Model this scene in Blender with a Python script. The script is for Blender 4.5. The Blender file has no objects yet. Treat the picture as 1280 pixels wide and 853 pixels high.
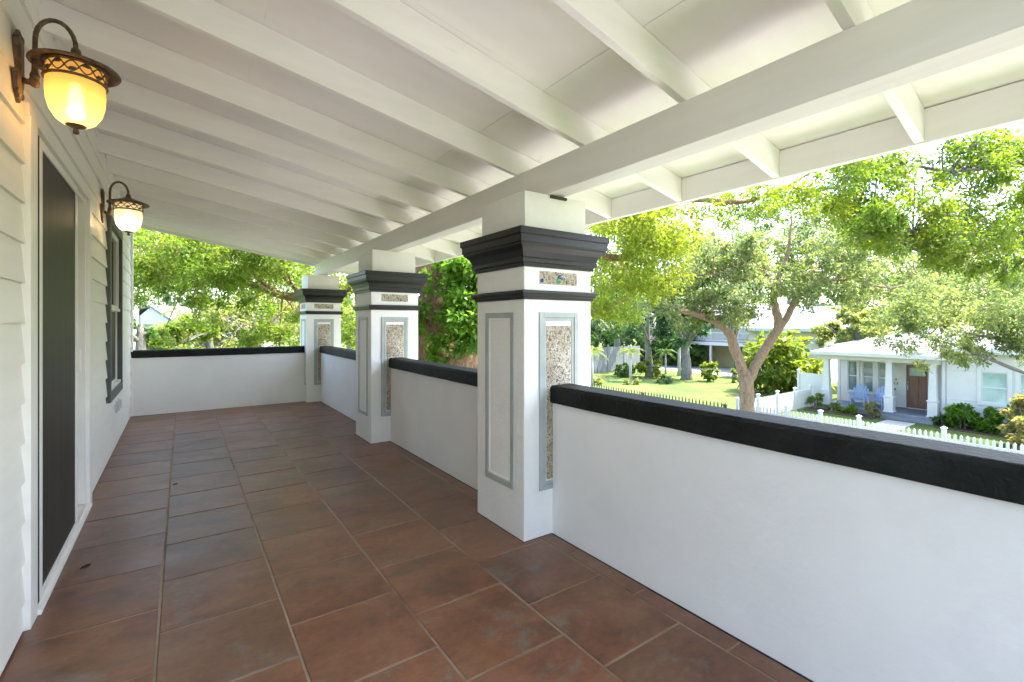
import bpy, bmesh, math, random
import numpy as np
from mathutils import Vector, Matrix

sc = bpy.context.scene
COL = sc.collection
R = math.radians
random.seed(7)
rng = np.random.default_rng(11)

# ------------------------------------------------------------------ camera
EYE = 1.28                      # camera height over the porch tiles
YAW = R(34.8)
cam_d = bpy.data.cameras.new('camera')
cam = bpy.data.objects.new('camera', cam_d); COL.objects.link(cam)
cam.location = (0, 0, EYE)
cam.rotation_euler = (R(90), 0, -YAW)
cam_d.sensor_width = 36
cam_d.lens = 36 * 592 / 1280
cam_d.shift_y = -22.5 / 1280
cam_d.clip_start = 0.02
cam_d.clip_end = 2000
sc.camera = cam

# ------------------------------------------------------------------ light
SUN_EL, SUN_AZ = R(61), math.atan2(0.93, -0.36)      # azimuth measured from +Y towards +X
world = bpy.data.worlds.new('World'); sc.world = world
world.use_nodes = True
wn = world.node_tree
bg = wn.nodes['Background']
sky = wn.nodes.new('ShaderNodeTexSky')
sky.sky_type = 'NISHITA'; sky.sun_disc = False
sky.sun_elevation = SUN_EL; sky.sun_rotation = SUN_AZ
sky.dust_density = 2.5; sky.air_density = 1.0; sky.ozone_density = 1.0
wn.links.new(sky.outputs[0], bg.inputs[0])
bg.inputs[1].default_value = 0.15
sun_d = bpy.data.lights.new('sun', 'SUN'); sun_d.energy = 2.3; sun_d.angle = R(0.6)
sun_d.color = (1.0, 0.94, 0.84)
sun = bpy.data.objects.new('sun', sun_d); COL.objects.link(sun)
sv = Vector((math.sin(SUN_AZ) * math.cos(SUN_EL), math.cos(SUN_AZ) * math.cos(SUN_EL), math.sin(SUN_EL)))
sun.rotation_euler = sv.to_track_quat('Z', 'Y').to_euler()
sun.location = (10, -5, 20)

sc.view_settings.view_transform = 'Standard'
sc.view_settings.look = 'None'
sc.view_settings.gamma = 1
sc.view_settings.exposure = 3.0
sc.view_settings.use_curve_mapping = False
sc.render.engine = 'CYCLES'
sc.cycles.max_bounces = 10
sc.cycles.diffuse_bounces = 7
sc.cycles.glossy_bounces = 4
sc.cycles.transmission_bounces = 5
sc.cycles.transparent_max_bounces = 8
sc.cycles.sample_clamp_indirect = 6
sc.cycles.use_denoising = True
sc.cycles.caustics_reflective = False
sc.cycles.caustics_refractive = False

G = -3.02                       # street level, the porch is on the upper floor

def at(x, y, d):
    """point seen at photograph position x, y (1280 x 853) at depth d in metres"""
    l = (x - 640) / 592 * d
    h = (404 - y) / 592 * d
    return Vector((d * math.sin(YAW) + l * math.cos(YAW), d * math.cos(YAW) - l * math.sin(YAW), EYE + h))

# ------------------------------------------------------------------ helpers
def tag(o, label=None, cat=None, group=None, kind=None):
    if label: o['label'] = label
    if cat: o['category'] = cat
    if group: o['group'] = group
    if kind: o['kind'] = kind
    return o

def thing(name, label, cat, loc=(0, 0, 0), rz=0, group=None):
    o = bpy.data.objects.new(name, None); COL.objects.link(o)
    o.empty_display_size = 0.2
    o.location = loc; o.rotation_euler = (0, 0, rz)
    return tag(o, label, cat, group, 'thing')

class MB:
    def __init__(s): s.v = []; s.f = []; s.m = []
    def add(s, vs, fs, mi=0):
        n = len(s.v)
        s.v += [tuple(v) for v in vs]
        s.f += [tuple(i + n for i in f) for f in fs]
        s.m += [mi] * len(fs)
        return s
    def box(s, x0, y0, z0, x1, y1, z1, mi=0):
        x0, x1 = min(x0, x1), max(x0, x1); y0, y1 = min(y0, y1), max(y0, y1); z0, z1 = min(z0, z1), max(z0, z1)
        v = [(x0, y0, z0), (x1, y0, z0), (x1, y1, z0), (x0, y1, z0), (x0, y0, z1), (x1, y0, z1), (x1, y1, z1), (x0, y1, z1)]
        return s.add(v, [(0, 3, 2, 1), (4, 5, 6, 7), (0, 1, 5, 4), (1, 2, 6, 5), (2, 3, 7, 6), (3, 0, 4, 7)], mi)
    def hexa(s, v, mi=0):      # 4 bottom (ccw) + 4 top
        return s.add(v, [(0, 3, 2, 1), (4, 5, 6, 7), (0, 1, 5, 4), (1, 2, 6, 5), (2, 3, 7, 6), (3, 0, 4, 7)], mi)
    def sqlathe(s, cx, cy, prof, mi=0):   # square sections: list of (half x, half y, z)
        n = len(prof)
        vs = []
        for hx, hy, z in prof:
            vs += [(cx - hx, cy - hy, z), (cx + hx, cy - hy, z), (cx + hx, cy + hy, z), (cx - hx, cy + hy, z)]
        fs = [(3, 2, 1, 0)] + [tuple(4 * (n - 1) + k for k in range(4))]
        for i in range(n - 1):
            for k in range(4):
                a, b = 4 * i + k, 4 * i + (k + 1) % 4
                fs.append((a, b, b + 4, a + 4))
        return s.add(vs, fs, mi)
    def lathe(s, prof, n=32, c=(0, 0, 0), mi=0):
        vs, fs = [], []
        for r, z in prof:
            for k in range(n):
                a = 2 * math.pi * k / n
                vs.append((c[0] + r * math.cos(a), c[1] + r * math.sin(a), c[2] + z))
        for i in range(len(prof) - 1):
            for k in range(n):
                a, b = i * n + k, i * n + (k + 1) % n
                fs.append((a, b, b + n, a + n))
        return s.add(vs, fs, mi)
    def tube(s, pts, rad, n=8, mi=0):
        pts = [Vector(p) for p in pts]
        if not hasattr(rad, '__len__'): rad = [rad] * len(pts)
        up = None; vs = []; fs = []
        for i, p in enumerate(pts):
            t = (pts[min(i + 1, len(pts) - 1)] - pts[max(i - 1, 0)])
            if t.length < 1e-9: t = Vector((0, 0, 1))
            t.normalize()
            if up is None:
                up = Vector((1, 0, 0)) if abs(t.x) < 0.8 else Vector((0, 1, 0))
            up = (up - t * up.dot(t)).normalized()
            w = t.cross(up)
            for k in range(n):
                a = 2 * math.pi * k / n
                vs.append(p + (up * math.cos(a) + w * math.sin(a)) * rad[i])
        for i in range(len(pts) - 1):
            for k in range(n):
                a, b = i * n + k, i * n + (k + 1) % n
                fs.append((a, b, b + n, a + n))
        fs.append(tuple(range(n))[::-1]); fs.append(tuple((len(pts) - 1) * n + k for k in range(n)))
        return s.add(vs, fs, mi)
    def build(s, name, mats, parent=None, bevel=0, smooth=False, seg=2):
        me = bpy.data.meshes.new(name)
        me.from_pydata(s.v, [], s.f)
        if not isinstance(mats, (list, tuple)): mats = [mats]
        for m in mats: me.materials.append(m)
        if len(mats) > 1: me.polygons.foreach_set('material_index', s.m)
        if smooth: me.polygons.foreach_set('use_smooth', [True] * len(s.f))
        me.update()
        o = bpy.data.objects.new(name, me); COL.objects.link(o)
        if parent: o.parent = parent
        if bevel:
            b = o.modifiers.new('bevel', 'BEVEL'); b.width = bevel; b.segments = seg; b.limit_method = 'ANGLE'; b.angle_limit = R(40)
        return o

def spline(pts, n=6):
    """Catmull-Rom through points given as (x, y, z, r)"""
    P = [np.array(p, float) for p in pts]
    P = [2 * P[0] - P[1]] + P + [2 * P[-1] - P[-2]]
    out = []
    for i in range(1, len(P) - 2):
        for k in range(n):
            t = k / n
            a, b, c, d = P[i - 1], P[i], P[i + 1], P[i + 2]
            out.append(0.5 * (2 * b + (c - a) * t + (2 * a - 5 * b + 4 * c - d) * t * t + (3 * b - a - 3 * c + d) * t ** 3))
    out.append(P[-2])
    return out

# ------------------------------------------------------------------ materials
def newmat(name):
    m = bpy.data.materials.new(name); m.use_nodes = True
    nt = m.node_tree
    return m, nt, nt.nodes['Principled BSDF']

def ramp(nt, src, stops):
    r = nt.nodes.new('ShaderNodeValToRGB')
    e = r.color_ramp.elements
    while len(e) < len(stops): e.new(0.5)
    for k, (p, c) in enumerate(stops):
        e[k].position = p; e[k].color = (*c, 1) if len(c) == 3 else c
    nt.links.new(src, r.inputs[0])
    return r.outputs[0]

def noise(nt, scale, detail=4, rough=0.55, vec=None, dim='3D', dist=0.0):
    n = nt.nodes.new('ShaderNodeTexNoise'); n.inputs['Scale'].default_value = scale
    n.inputs['Detail'].default_value = detail; n.inputs['Roughness'].default_value = rough
    n.inputs['Distortion'].default_value = dist
    if vec is not None: nt.links.new(vec, n.inputs['Vector'])
    return n

def coords(nt, scale=(1, 1, 1), loc=None):
    t = nt.nodes.new('ShaderNodeTexCoord'); mp = nt.nodes.new('ShaderNodeMapping')
    mp.inputs['Scale'].default_value = scale
    nt.links.new(t.outputs['Object'], mp.inputs['Vector'])
    return mp.outputs[0]

def mixc(nt, fac, a, b, mode='MIX'):
    m = nt.nodes.new('ShaderNodeMix'); m.data_type = 'RGBA'; m.blend_type = mode
    for sock, v in ((m.inputs[0], fac), (m.inputs[6], a), (m.inputs[7], b)):
        if isinstance(v, (int, float)): sock.default_value = v
        elif isinstance(v, tuple): sock.default_value = (*v, 1)
        else: nt.links.new(v, sock)
    return m.outputs[2]

def bump(nt, p, height, strength=0.2, dist=0.01):
    b = nt.nodes.new('ShaderNodeBump'); b.inputs['Strength'].default_value = strength; b.inputs['Distance'].default_value = dist
    nt.links.new(height, b.inputs['Height']); nt.links.new(b.outputs[0], p.inputs['Normal'])

def paint(name, col, rough=0.5, var=0.06, scale=3, grain=120, bstr=0.12, bdist=0.002, spec=0.4, stretch=(1, 1, 1), stain=None):
    """painted / stuccoed surface: slow tone drift, fine grain, optional soft dirt"""
    m, nt, p = newmat(name)
    v = coords(nt, stretch)
    n1 = noise(nt, scale, 5, 0.6, v)
    dark = tuple(c * (1 - var * 2) for c in col); lite = tuple(min(1, c * (1 + var)) for c in col)
    c = ramp(nt, n1.outputs[0], [(0.3, dark), (0.7, lite)])
    if stain:
        n3 = noise(nt, stain[1], 6, 0.65, v, dist=0.6)
        f = ramp(nt, n3.outputs[0], [(stain[2], (0, 0, 0)), (stain[3], (1, 1, 1))])
        c = mixc(nt, f, c, stain[0])
    nt.links.new(c, p.inputs['Base Color'])
    p.inputs['Roughness'].default_value = rough
    p.inputs['Specular IOR Level'].default_value = spec
    n2 = noise(nt, grain, 4, 0.6, v)
    bump(nt, p, n2.outputs[0], bstr, bdist)
    return m

M = {}
M['ceiling'] = paint('white_ceiling_paint', (0.885, 0.86, 0.825), 0.5, 0.03, 2.2, 60, 0.15, 0.002, stretch=(0.4, 1.5, 1.5), stain=((0.66, 0.61, 0.54), 7, 0.70, 0.80))
M['rafter'] = paint('white_rafter_paint', (0.895, 0.875, 0.845), 0.45, 0.03, 5, 50, 0.2, 0.002, stretch=(0.25, 2, 2), stain=((0.70, 0.66, 0.60), 6, 0.70, 0.82))
M['beam'] = paint('white_beam_paint', (0.81, 0.785, 0.775), 0.45, 0.03, 5, 50, 0.2, 0.002, stretch=(2, 0.25, 2))
M['siding'] = paint('white_siding_paint', (0.88, 0.855, 0.77), 0.5, 0.025, 4, 60, 0.25, 0.002, stretch=(2, 0.3, 3))
M['trim'] = paint('white_trim_paint', (0.87, 0.845, 0.785), 0.4, 0.03, 6, 80, 0.1, 0.001)
M['stucco'] = paint('white_stucco', (0.84, 0.835, 0.82), 0.75, 0.03, 1.7, 34, 0.28, 0.005,
                    stain=((0.785, 0.78, 0.77), 2.4, 0.55, 0.8))
M['pillar'] = paint('white_pillar_stucco', (0.84, 0.83, 0.80), 0.65, 0.03, 3, 36, 0.4, 0.006, stain=((0.72, 0.71, 0.68), 3.1, 0.60, 0.78))
M['black'] = paint('black_gloss_paint', (0.0095, 0.0098, 0.0095), 0.34, 0.25, 6, 45, 0.35, 0.004, 0.32)
M['cap'] = paint('black_cap_paint', (0.011, 0.013, 0.0115), 0.6, 0.3, 5, 48, 0.9, 0.008, 0.22)
M['grey_frame'] = paint('grey_frame_paint', (0.40, 0.43, 0.415), 0.5, 0.08, 8, 60, 0.15, 0.002)
M['dark_trim'] = paint('grey_green_trim', (0.075, 0.085, 0.08), 0.45, 0.1, 8, 60, 0.15, 0.002)
M['bronze'] = paint('aged_bronze', (0.10, 0.055, 0.028), 0.42, 0.35, 30, 140, 0.4, 0.002, 0.6,
                    stain=((0.24, 0.12, 0.045), 40, 0.5, 0.7))
M['vinyl'] = paint('white_vinyl', (0.62, 0.62, 0.61), 0.4, 0.02, 4, 40, 0.05, 0.001)
M['bungalow'] = paint('white_clapboard', (0.64, 0.63, 0.61), 0.55, 0.03, 2, 30, 0.1, 0.002)
M['white_roof'] = paint('white_shingle_roof', (0.19, 0.195, 0.205), 0.7, 0.12, 6, 22, 0.5, 0.02)
M['grey_deck'] = paint('grey_deck_paint', (0.20, 0.22, 0.26), 0.6, 0.1, 3, 40, 0.2, 0.004)
M['concrete'] = paint('pale_concrete', (0.46, 0.45, 0.43), 0.8, 0.08, 1.5, 30, 0.3, 0.005)
M['bounce_paving'] = paint('pale_bounce_paving', (0.50, 0.48, 0.455), 0.85, 0.06, 1.2, 30, 0.3, 0.005)
M['road'] = paint('concrete_road', (0.19, 0.185, 0.18), 0.85, 0.12, 2, 60, 0.5, 0.006)
M['driveway'] = paint('driveway_concrete', (0.34, 0.33, 0.33), 0.85, 0.1, 1, 30, 0.3, 0.005)
M['tan'] = paint('tan_stucco', (0.46, 0.38, 0.19), 0.7, 0.06, 1.5, 20, 0.2, 0.004)
M['cream'] = paint('cream_stucco', (0.62, 0.57, 0.45), 0.7, 0.06, 1.5, 20, 0.2, 0.004)
M['old_wood'] = paint('weathered_grey_wood', (0.22, 0.235, 0.25), 0.8, 0.2, 3, 20, 0.4, 0.006, stretch=(3, 3, 0.4))
M['dark_iron'] = paint('dark_brown_iron', (0.07, 0.05, 0.02), 0.6, 0.2, 3, 20, 0.2, 0.003)
M['oak_door'] = paint('brown_wood_door', (0.22, 0.12, 0.08), 0.5, 0.15, 4, 20, 0.2, 0.003, stretch=(4, 4, 0.5))
M['blue_paint'] = paint('pale_blue_paint', (0.33, 0.45, 0.70), 0.5, 0.06, 4, 40, 0.1, 0.002)
M['grey_blue'] = paint('pale_blue_siding', (0.50, 0.55, 0.62), 0.6, 0.05, 2, 20, 0.1, 0.003)
M['slate_roof'] = paint('blue_grey_roof', (0.22, 0.26, 0.33), 0.7, 0.1, 2, 20, 0.3, 0.01)
M['brass'] = paint('aged_brass', (0.35, 0.27, 0.10), 0.4, 0.1, 10, 60, 0.1, 0.001)
M['black_gap'] = paint('painted_gap_black', (0.008, 0.008, 0.008), 0.7, 0.2, 5, 60, 0.1, 0.001)
M['mulch'] = paint('brown_mulch', (0.10, 0.06, 0.04), 0.9, 0.4, 12, 60, 0.8, 0.03)
M['terracotta'] = paint('terracotta', (0.30, 0.12, 0.06), 0.7, 0.15, 8, 40, 0.2, 0.004)
M['cable'] = paint('cable_sheath', (0.03, 0.03, 0.03), 0.6, 0.1, 8, 40, 0.1, 0.001)
M['dark_joint'] = paint('dark_base_joint', (0.035, 0.028, 0.022), 0.95, 0.5, 9, 60, 0.3, 0.002)
M['dry_leaf'] = paint('dry_leaf', (0.06, 0.03, 0.015), 0.8, 0.3, 40, 200, 0.2, 0.001)

def tile_mat():
    m, nt, p = newmat('slate_look_tile')
    geo = nt.nodes.new('ShaderNodeNewGeometry')
    tc = nt.nodes.new('ShaderNodeTexCoord')
    wn_ = nt.nodes.new('ShaderNodeTexWhiteNoise'); wn_.noise_dimensions = '1D'
    nt.links.new(geo.outputs['Random Per Island'], wn_.inputs['W'])
    sc_ = nt.nodes.new('ShaderNodeVectorMath'); sc_.operation = 'SCALE'; sc_.inputs[3].default_value = 9.0
    nt.links.new(wn_.outputs['Color'], sc_.inputs[0])
    ad = nt.nodes.new('ShaderNodeVectorMath'); ad.operation = 'ADD'
    nt.links.new(tc.outputs['Object'], ad.inputs[0]); nt.links.new(sc_.outputs[0], ad.inputs[1])
    st = nt.nodes.new('ShaderNodeMapping'); st.inputs['Scale'].default_value = (0.8, 1.15, 1); st.inputs['Rotation'].default_value = (0, 0, R(24))
    nt.links.new(ad.outputs[0], st.inputs[0])
    n1 = noise(nt, 4.2, 7, 0.62, st.outputs[0], dist=0.5)
    c = ramp(nt, n1.outputs[0], [(0.25, (0.085, 0.041, 0.022)), (0.42, (0.160, 0.066, 0.033)), (0.57, (0.215, 0.088, 0.043)), (0.76, (0.25, 0.140, 0.080))])
    n2 = noise(nt, 2.8, 12, 0.74, ad.outputs[0], dist=0.35)
    f = ramp(nt, n2.outputs[0], [(0.555, (0, 0, 0)), (0.64, (0.72, 0.72, 0.72))])
    c = mixc(nt, f, c, (0.19, 0.175, 0.15))
    n3 = noise(nt, 38, 6, 0.75, st.outputs[0])
    g = ramp(nt, n3.outputs[0], [(0.3, (0.76, 0.76, 0.76)), (0.7, (1.18, 1.18, 1.18))])
    c = mixc(nt, 1.0, c, g, 'MULTIPLY')
    tint = ramp(nt, geo.outputs['Random Per Island'], [(0, (0.80, 0.83, 0.86)), (1, (1.16, 1.10, 1.06))])
    c = mixc(nt, 1.0, c, tint, 'MULTIPLY')
    # worn dusty film in drifts over the whole floor
    n5 = noise(nt, 0.9, 5, 0.6, tc.outputs['Object'], dist=0.4)
    f5 = ramp(nt, n5.outputs[0], [(0.40, (0, 0, 0)), (0.72, (0.45, 0.45, 0.45))])
    c = mixc(nt, f5, c, (0.25, 0.185, 0.125))
    nt.links.new(c, p.inputs['Base Color'])
    rr = ramp(nt, n2.outputs[0], [(0.3, (0.29, 0.29, 0.29)), (0.7, (0.46, 0.46, 0.46))])
    nt.links.new(rr, p.inputs['Roughness'])
    p.inputs['Specular IOR Level'].default_value = 0.45
    n4 = noise(nt, 14, 8, 0.65, st.outputs[0])
    bump(nt, p, n4.outputs[0], 0.2, 0.004)
    return m
M['tile'] = tile_mat()
M['grout'] = paint('tan_grout', (0.33, 0.25, 0.175), 0.9, 0.2, 2.5, 80, 0.4, 0.003, stain=((0.10, 0.07, 0.05), 1.6, 0.54, 0.72))

def mosaic_mat():
    m, nt, p = newmat('shell_mosaic')
    tc = nt.nodes.new('ShaderNodeTexCoord')
    v = nt.nodes.new('ShaderNodeTexVoronoi'); v.inputs['Scale'].default_value = 100
    nt.links.new(tc.outputs['Object'], v.inputs['Vector'])
    sep = nt.nodes.new('ShaderNodeSeparateColor'); nt.links.new(v.outputs['Color'], sep.inputs[0])
    c = ramp(nt, sep.outputs[0], [(0.0, (0.22, 0.16, 0.11)), (0.10, (0.50, 0.41, 0.31)), (0.26, (0.70, 0.63, 0.52)), (0.66, (0.78, 0.74, 0.66)), (0.88, (0.56, 0.50, 0.40)), (0.98, (0.12, 0.11, 0.09))])
    v2 = nt.nodes.new('ShaderNodeTexVoronoi'); v2.feature = 'DISTANCE_TO_EDGE'; v2.inputs['Scale'].default_value = 100
    nt.links.new(tc.outputs['Object'], v2.inputs['Vector'])
    e = ramp(nt, v2.outputs['Distance'], [(0.0, (0.5, 0.48, 0.45)), (0.10, (1, 1, 1))])
    c = mixc(nt, 1.0, c, e, 'MULTIPLY')
    n = noise(nt, 7, 3, 0.5, tc.outputs['Object'])
    f = ramp(nt, n.outputs[0], [(0.40, (0.80, 0.72, 0.62)), (0.62, (1.06, 1.05, 1.02))])
    c = mixc(nt, 1.0, c, f, 'MULTIPLY')
    nt.links.new(c, p.inputs['Base Color']); p.inputs['Roughness'].default_value = 0.45
    bump(nt, p, v2.outputs['Distance'], 0.8, 0.02)
    return m
M['mosaic'] = mosaic_mat()

def chip(name, col):
    m, nt, p = newmat(name); p.inputs['Base Color'].default_value = (*col, 1); p.inputs['Roughness'].default_value = 0.12
    return m
M['green_chip'] = chip('green_glass_chip', (0.02, 0.20, 0.05)); M['blue_chip'] = chip('blue_glass_chip', (0.02, 0.03, 0.16))

def screen_mat():
    m, nt, p = newmat('insect_screen')
    v = coords(nt, (1, 14, 0.35))
    n = noise(nt, 2.2, 5, 0.6, v)
    c = ramp(nt, n.outputs[0], [(0.3, (0.014, 0.011, 0.008)), (0.7, (0.046, 0.037, 0.027))])
    nt.links.new(c, p.inputs['Base Color']); p.inputs['Roughness'].default_value = 0.5; p.inputs['Specular IOR Level'].default_value = 0.25
    v2 = coords(nt, (400, 400, 400))
    ck = nt.nodes.new('ShaderNodeTexWave'); ck.inputs['Scale'].default_value = 1; nt.links.new(v2, ck.inputs['Vector'])
    bump(nt, p, ck.outputs['Fac'], 0.15, 0.0005)
    return m
M['screen'] = screen_mat()

def glass_mat(name, col, rough=0.03):
    m, nt, p = newmat(name)
    n = noise(nt, 1.3, 3, 0.5, coords(nt))
    c = ramp(nt, n.outputs[0], [(0.35, tuple(x * 0.75 for x in col)), (0.65, tuple(min(1, x * 1.25) for x in col))])
    nt.links.new(c, p.inputs['Base Color'])
    p.inputs['Roughness'].default_value = rough; p.inputs['Specular IOR Level'].default_value = 0.8
    bump(nt, p, n.outputs[0], 0.02, 0.01)
    return m
M['glass'] = glass_mat('window_glass', (0.03, 0.045, 0.045))
M['teal_glass'] = glass_mat('teal_window_glass', (0.13, 0.22, 0.22), 0.06)
M['blind_glass'] = glass_mat('pale_green_blind', (0.33, 0.50, 0.46), 0.15)

def lamp_glass(name, col, strength, tint):
    m, nt, p = newmat(name)
    out = nt.nodes['Material Output']
    em = nt.nodes.new('ShaderNodeEmission')
    tc = nt.nodes.new('ShaderNodeTexCoord')
    n = noise(nt, 14, 4, 0.6, tc.outputs['Object'])
    c = ramp(nt, n.outputs[0], [(0.3, tuple(x * 0.85 for x in col)), (0.7, col)])
    nt.links.new(c, em.inputs[0]); em.inputs[1].default_value = strength
    tl = nt.nodes.new('ShaderNodeBsdfTranslucent'); tl.inputs['Color'].default_value = (*tint, 1)
    tp = nt.nodes.new('ShaderNodeBsdfTransparent'); tp.inputs['Color'].default_value = (*tint, 1)
    rf = nt.nodes.new('ShaderNodeBsdfRefraction'); rf.inputs['IOR'].default_value = 1.25; rf.inputs['Roughness'].default_value = 0.8; rf.inputs['Color'].default_value = (*tint, 1)
    gl = nt.nodes.new('ShaderNodeBsdfGlossy'); gl.inputs['Roughness'].default_value = 0.25; gl.inputs['Color'].default_value = (0.04, 0.04, 0.04, 1)
    m1 = nt.nodes.new('ShaderNodeMixShader'); m1.inputs[0].default_value = 0.34
    nt.links.new(tl.outputs[0], m1.inputs[1]); nt.links.new(tp.outputs[0], m1.inputs[2])
    m2 = nt.nodes.new('ShaderNodeMixShader'); m2.inputs[0].default_value = 0.45
    nt.links.new(m1.outputs[0], m2.inputs[1]); nt.links.new(rf.outputs[0], m2.inputs[2])
    a1 = nt.nodes.new('ShaderNodeAddShader'); a2 = nt.nodes.new('ShaderNodeAddShader')
    nt.links.new(em.outputs[0], a1.inputs[0]); nt.links.new(m2.outputs[0], a1.inputs[1])
    nt.links.new(a1.outputs[0], a2.inputs[0]); nt.links.new(gl.outputs[0], a2.inputs[1])
    nt.links.new(a2.outputs[0], out.inputs[0])
    return m
M['amber'] = lamp_glass('amber_lamp_glass', (1.0, 0.52, 0.11), 0.046, (0.85, 0.52, 0.16))
M['opal'] = lamp_glass('opal_lamp_glass', (1.0, 0.78, 0.42), 0.055, (0.85, 0.74, 0.55))
def bulb_mat(name, col, s):
    m, nt, p = newmat(name); p.inputs['Base Color'].default_value = (0, 0, 0, 1)
    p.inputs['Emission Color'].default_value = (*col, 1); p.inputs['Emission Strength'].default_value = s
    return m
M['bulb'] = bulb_mat('lit_bulb', (1.0, 0.84, 0.52), 1.2)

def leaf_mat(name, dark, mid, lite, trans, tw=0.5, patch=0.35):
    m, nt, p = newmat(name)
    out = nt.nodes['Material Output']
    geo = nt.nodes.new('ShaderNodeNewGeometry')
    tc = nt.nodes.new('ShaderNodeTexCoord')
    n = noise(nt, patch, 3, 0.6, tc.outputs['Object'])
    mm = nt.nodes.new('ShaderNodeMath'); mm.operation = 'MULTIPLY_ADD'; mm.inputs[1].default_value = 0.55; mm.inputs[2].default_value = 0.0
    nt.links.new(geo.outputs['Random Per Island'], mm.inputs[0])
    ma = nt.nodes.new('ShaderNodeMath'); ma.operation = 'MULTIPLY_ADD'; ma.inputs[1].default_value = 1.1
    nt.links.new(n.outputs[0], ma.inputs[0]); nt.links.new(mm.outputs[0], ma.inputs[2])
    sb = nt.nodes.new('ShaderNodeMath'); sb.operation = 'SUBTRACT'; sb.inputs[1].default_value = 0.33
    nt.links.new(ma.outputs[0], sb.inputs[0])
    c = ramp(nt, sb.outputs[0], [(0.1, dark), (0.5, mid), (0.9, lite)])
    nt.links.new(c, p.inputs['Base Color']); p.inputs['Roughness'].default_value = 0.5; p.inputs['Specular IOR Level'].default_value = 0.35
    tr = nt.nodes.new('ShaderNodeBsdfTranslucent')
    tcol = mixc(nt, 1.0, c, trans, 'MULTIPLY')
    nt.links.new(tcol, tr.inputs[0])
    mx = nt.nodes.new('ShaderNodeMixShader'); mx.inputs[0].default_value = tw
    nt.links.new(p.outputs[0], mx.inputs[1]); nt.links.new(tr.outputs[0], mx.inputs[2])
    nt.links.new(mx.outputs[0], out.inputs[0])
    return m
T = (2.0, 1.95, 0.9)
M['leaf_near'] = leaf_mat('oak_leaf_bright', (0.065, 0.13, 0.015), (0.125, 0.195, 0.024), (0.22, 0.25, 0.05), T)
M['leaf_ivy'] = leaf_mat('fern_leaf_bright', (0.05, 0.13, 0.012), (0.10, 0.21, 0.022), (0.17, 0.25, 0.035), T)
M['leaf_gold'] = leaf_mat('oak_leaf_yellow', (0.10, 0.165, 0.015), (0.17, 0.225, 0.022), (0.27, 0.28, 0.04), T)
M['leaf_oak'] = leaf_mat('oak_leaf_olive', (0.07, 0.115, 0.05), (0.13, 0.18, 0.08), (0.24, 0.26, 0.125), T)
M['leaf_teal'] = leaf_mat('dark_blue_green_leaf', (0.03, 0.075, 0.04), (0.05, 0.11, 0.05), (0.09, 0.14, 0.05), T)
M['leaf_pale'] = leaf_mat('pale_yellow_green_leaf', (0.12, 0.16, 0.05), (0.21, 0.24, 0.085), (0.30, 0.31, 0.14), T)
M['leaf_lime'] = leaf_mat('lime_broad_leaf', (0.07, 0.14, 0.02), (0.15, 0.20, 0.025), (0.26, 0.26, 0.04), T)
M['leaf_mid'] = leaf_mat('mid_green_leaf', (0.035, 0.085, 0.02), (0.06, 0.13, 0.03), (0.11, 0.16, 0.04), T)
M['leaf_croton'] = leaf_mat('pink_yellow_leaf', (0.10, 0.15, 0.04), (0.26, 0.24, 0.11), (0.34, 0.22, 0.15), T, patch=1.5)

def bark_mat(name, a, b, c):
    m, nt, p = newmat(name)
    v = coords(nt, (1, 1, 0.28))
    n = noise(nt, 11, 10, 0.75, v, dist=1.4)
    col = ramp(nt, n.outputs[0], [(0.32, a), (0.5, b), (0.7, c)])
    nt.links.new(col, p.inputs['Base Color']); p.inputs['Roughness'].default_value = 0.9
    bump(nt, p, n.outputs[0], 1.0, 0.12)
    return m
M['bark'] = bark_mat('oak_bark', (0.17, 0.11, 0.07), (0.34, 0.23, 0.15), (0.48, 0.35, 0.24))
M['bark_dark'] = bark_mat('dark_bark', (0.07, 0.045, 0.027), (0.25, 0.15, 0.08), (0.48, 0.32, 0.18))
M['bark_grey'] = bark_mat('grey_bark', (0.10, 0.10, 0.085), (0.20, 0.19, 0.16), (0.33, 0.31, 0.26))

def lawn_mat():
    m, nt, p = newmat('lawn_turf')
    tc = nt.nodes.new('ShaderNodeTexCoord')
    n = noise(nt, 0.35, 5, 0.6, tc.outputs['Object']); n2 = noise(nt, 9, 6, 0.7, tc.outputs['Object'])
    c = ramp(nt, n.outputs[0], [(0.3, (0.055, 0.115, 0.014)), (0.52, (0.105, 0.155, 0.02)), (0.72, (0.17, 0.18, 0.04))])
    g = ramp(nt, n2.outputs[0], [(0.3, (0.7, 0.72, 0.7)), (0.7, (1.2, 1.18, 1.1))])
    c = mixc(nt, 1.0, c, g, 'MULTIPLY')
    nt.links.new(c, p.inputs['Base Color']); p.inputs['Roughness'].default_value = 0.9
    n3 = noise(nt, 60, 3, 0.7, tc.outputs['Object']); bump(nt, p, n3.outputs[0], 0.9, 0.05)
    return m
M['lawn'] = lawn_mat()

# ================================================================== SETTING
def sheet(name, x0, y0, x1, y1, z, m, parent=None):
    mb = MB(); mb.add([(x0, y0, z), (x1, y0, z), (x1, y1, z), (x0, y1, z)], [(0, 1, 2, 3)])
    o = mb.build(name, m, parent); o['kind'] = 'structure'
    return o
sheet('ground', -400, -400, 500, 500, G, M['lawn'])
mb = MB(); mb.box(8.0, -80, G - 0.2, 14.2, 115, G + 0.006)
tag(mb.build('street', M['road']), kind='structure')
mb = MB()
mb.box(7.85, -80, G - 0.2, 7.999, 120, G + 0.13); mb.box(14.201, -80, G - 0.2, 14.35, 120, G + 0.13)
tag(mb.build('kerb', M['concrete']), kind='structure')
mb = MB()
for k in range(60): mb.box(16.2, -40 + k * 1.5, G - 0.1, 17.6, -40 + k * 1.5 + 1.49, G + 0.03)
tag(mb.build('sidewalk', M['concrete'], bevel=0.01), kind='structure')
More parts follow.
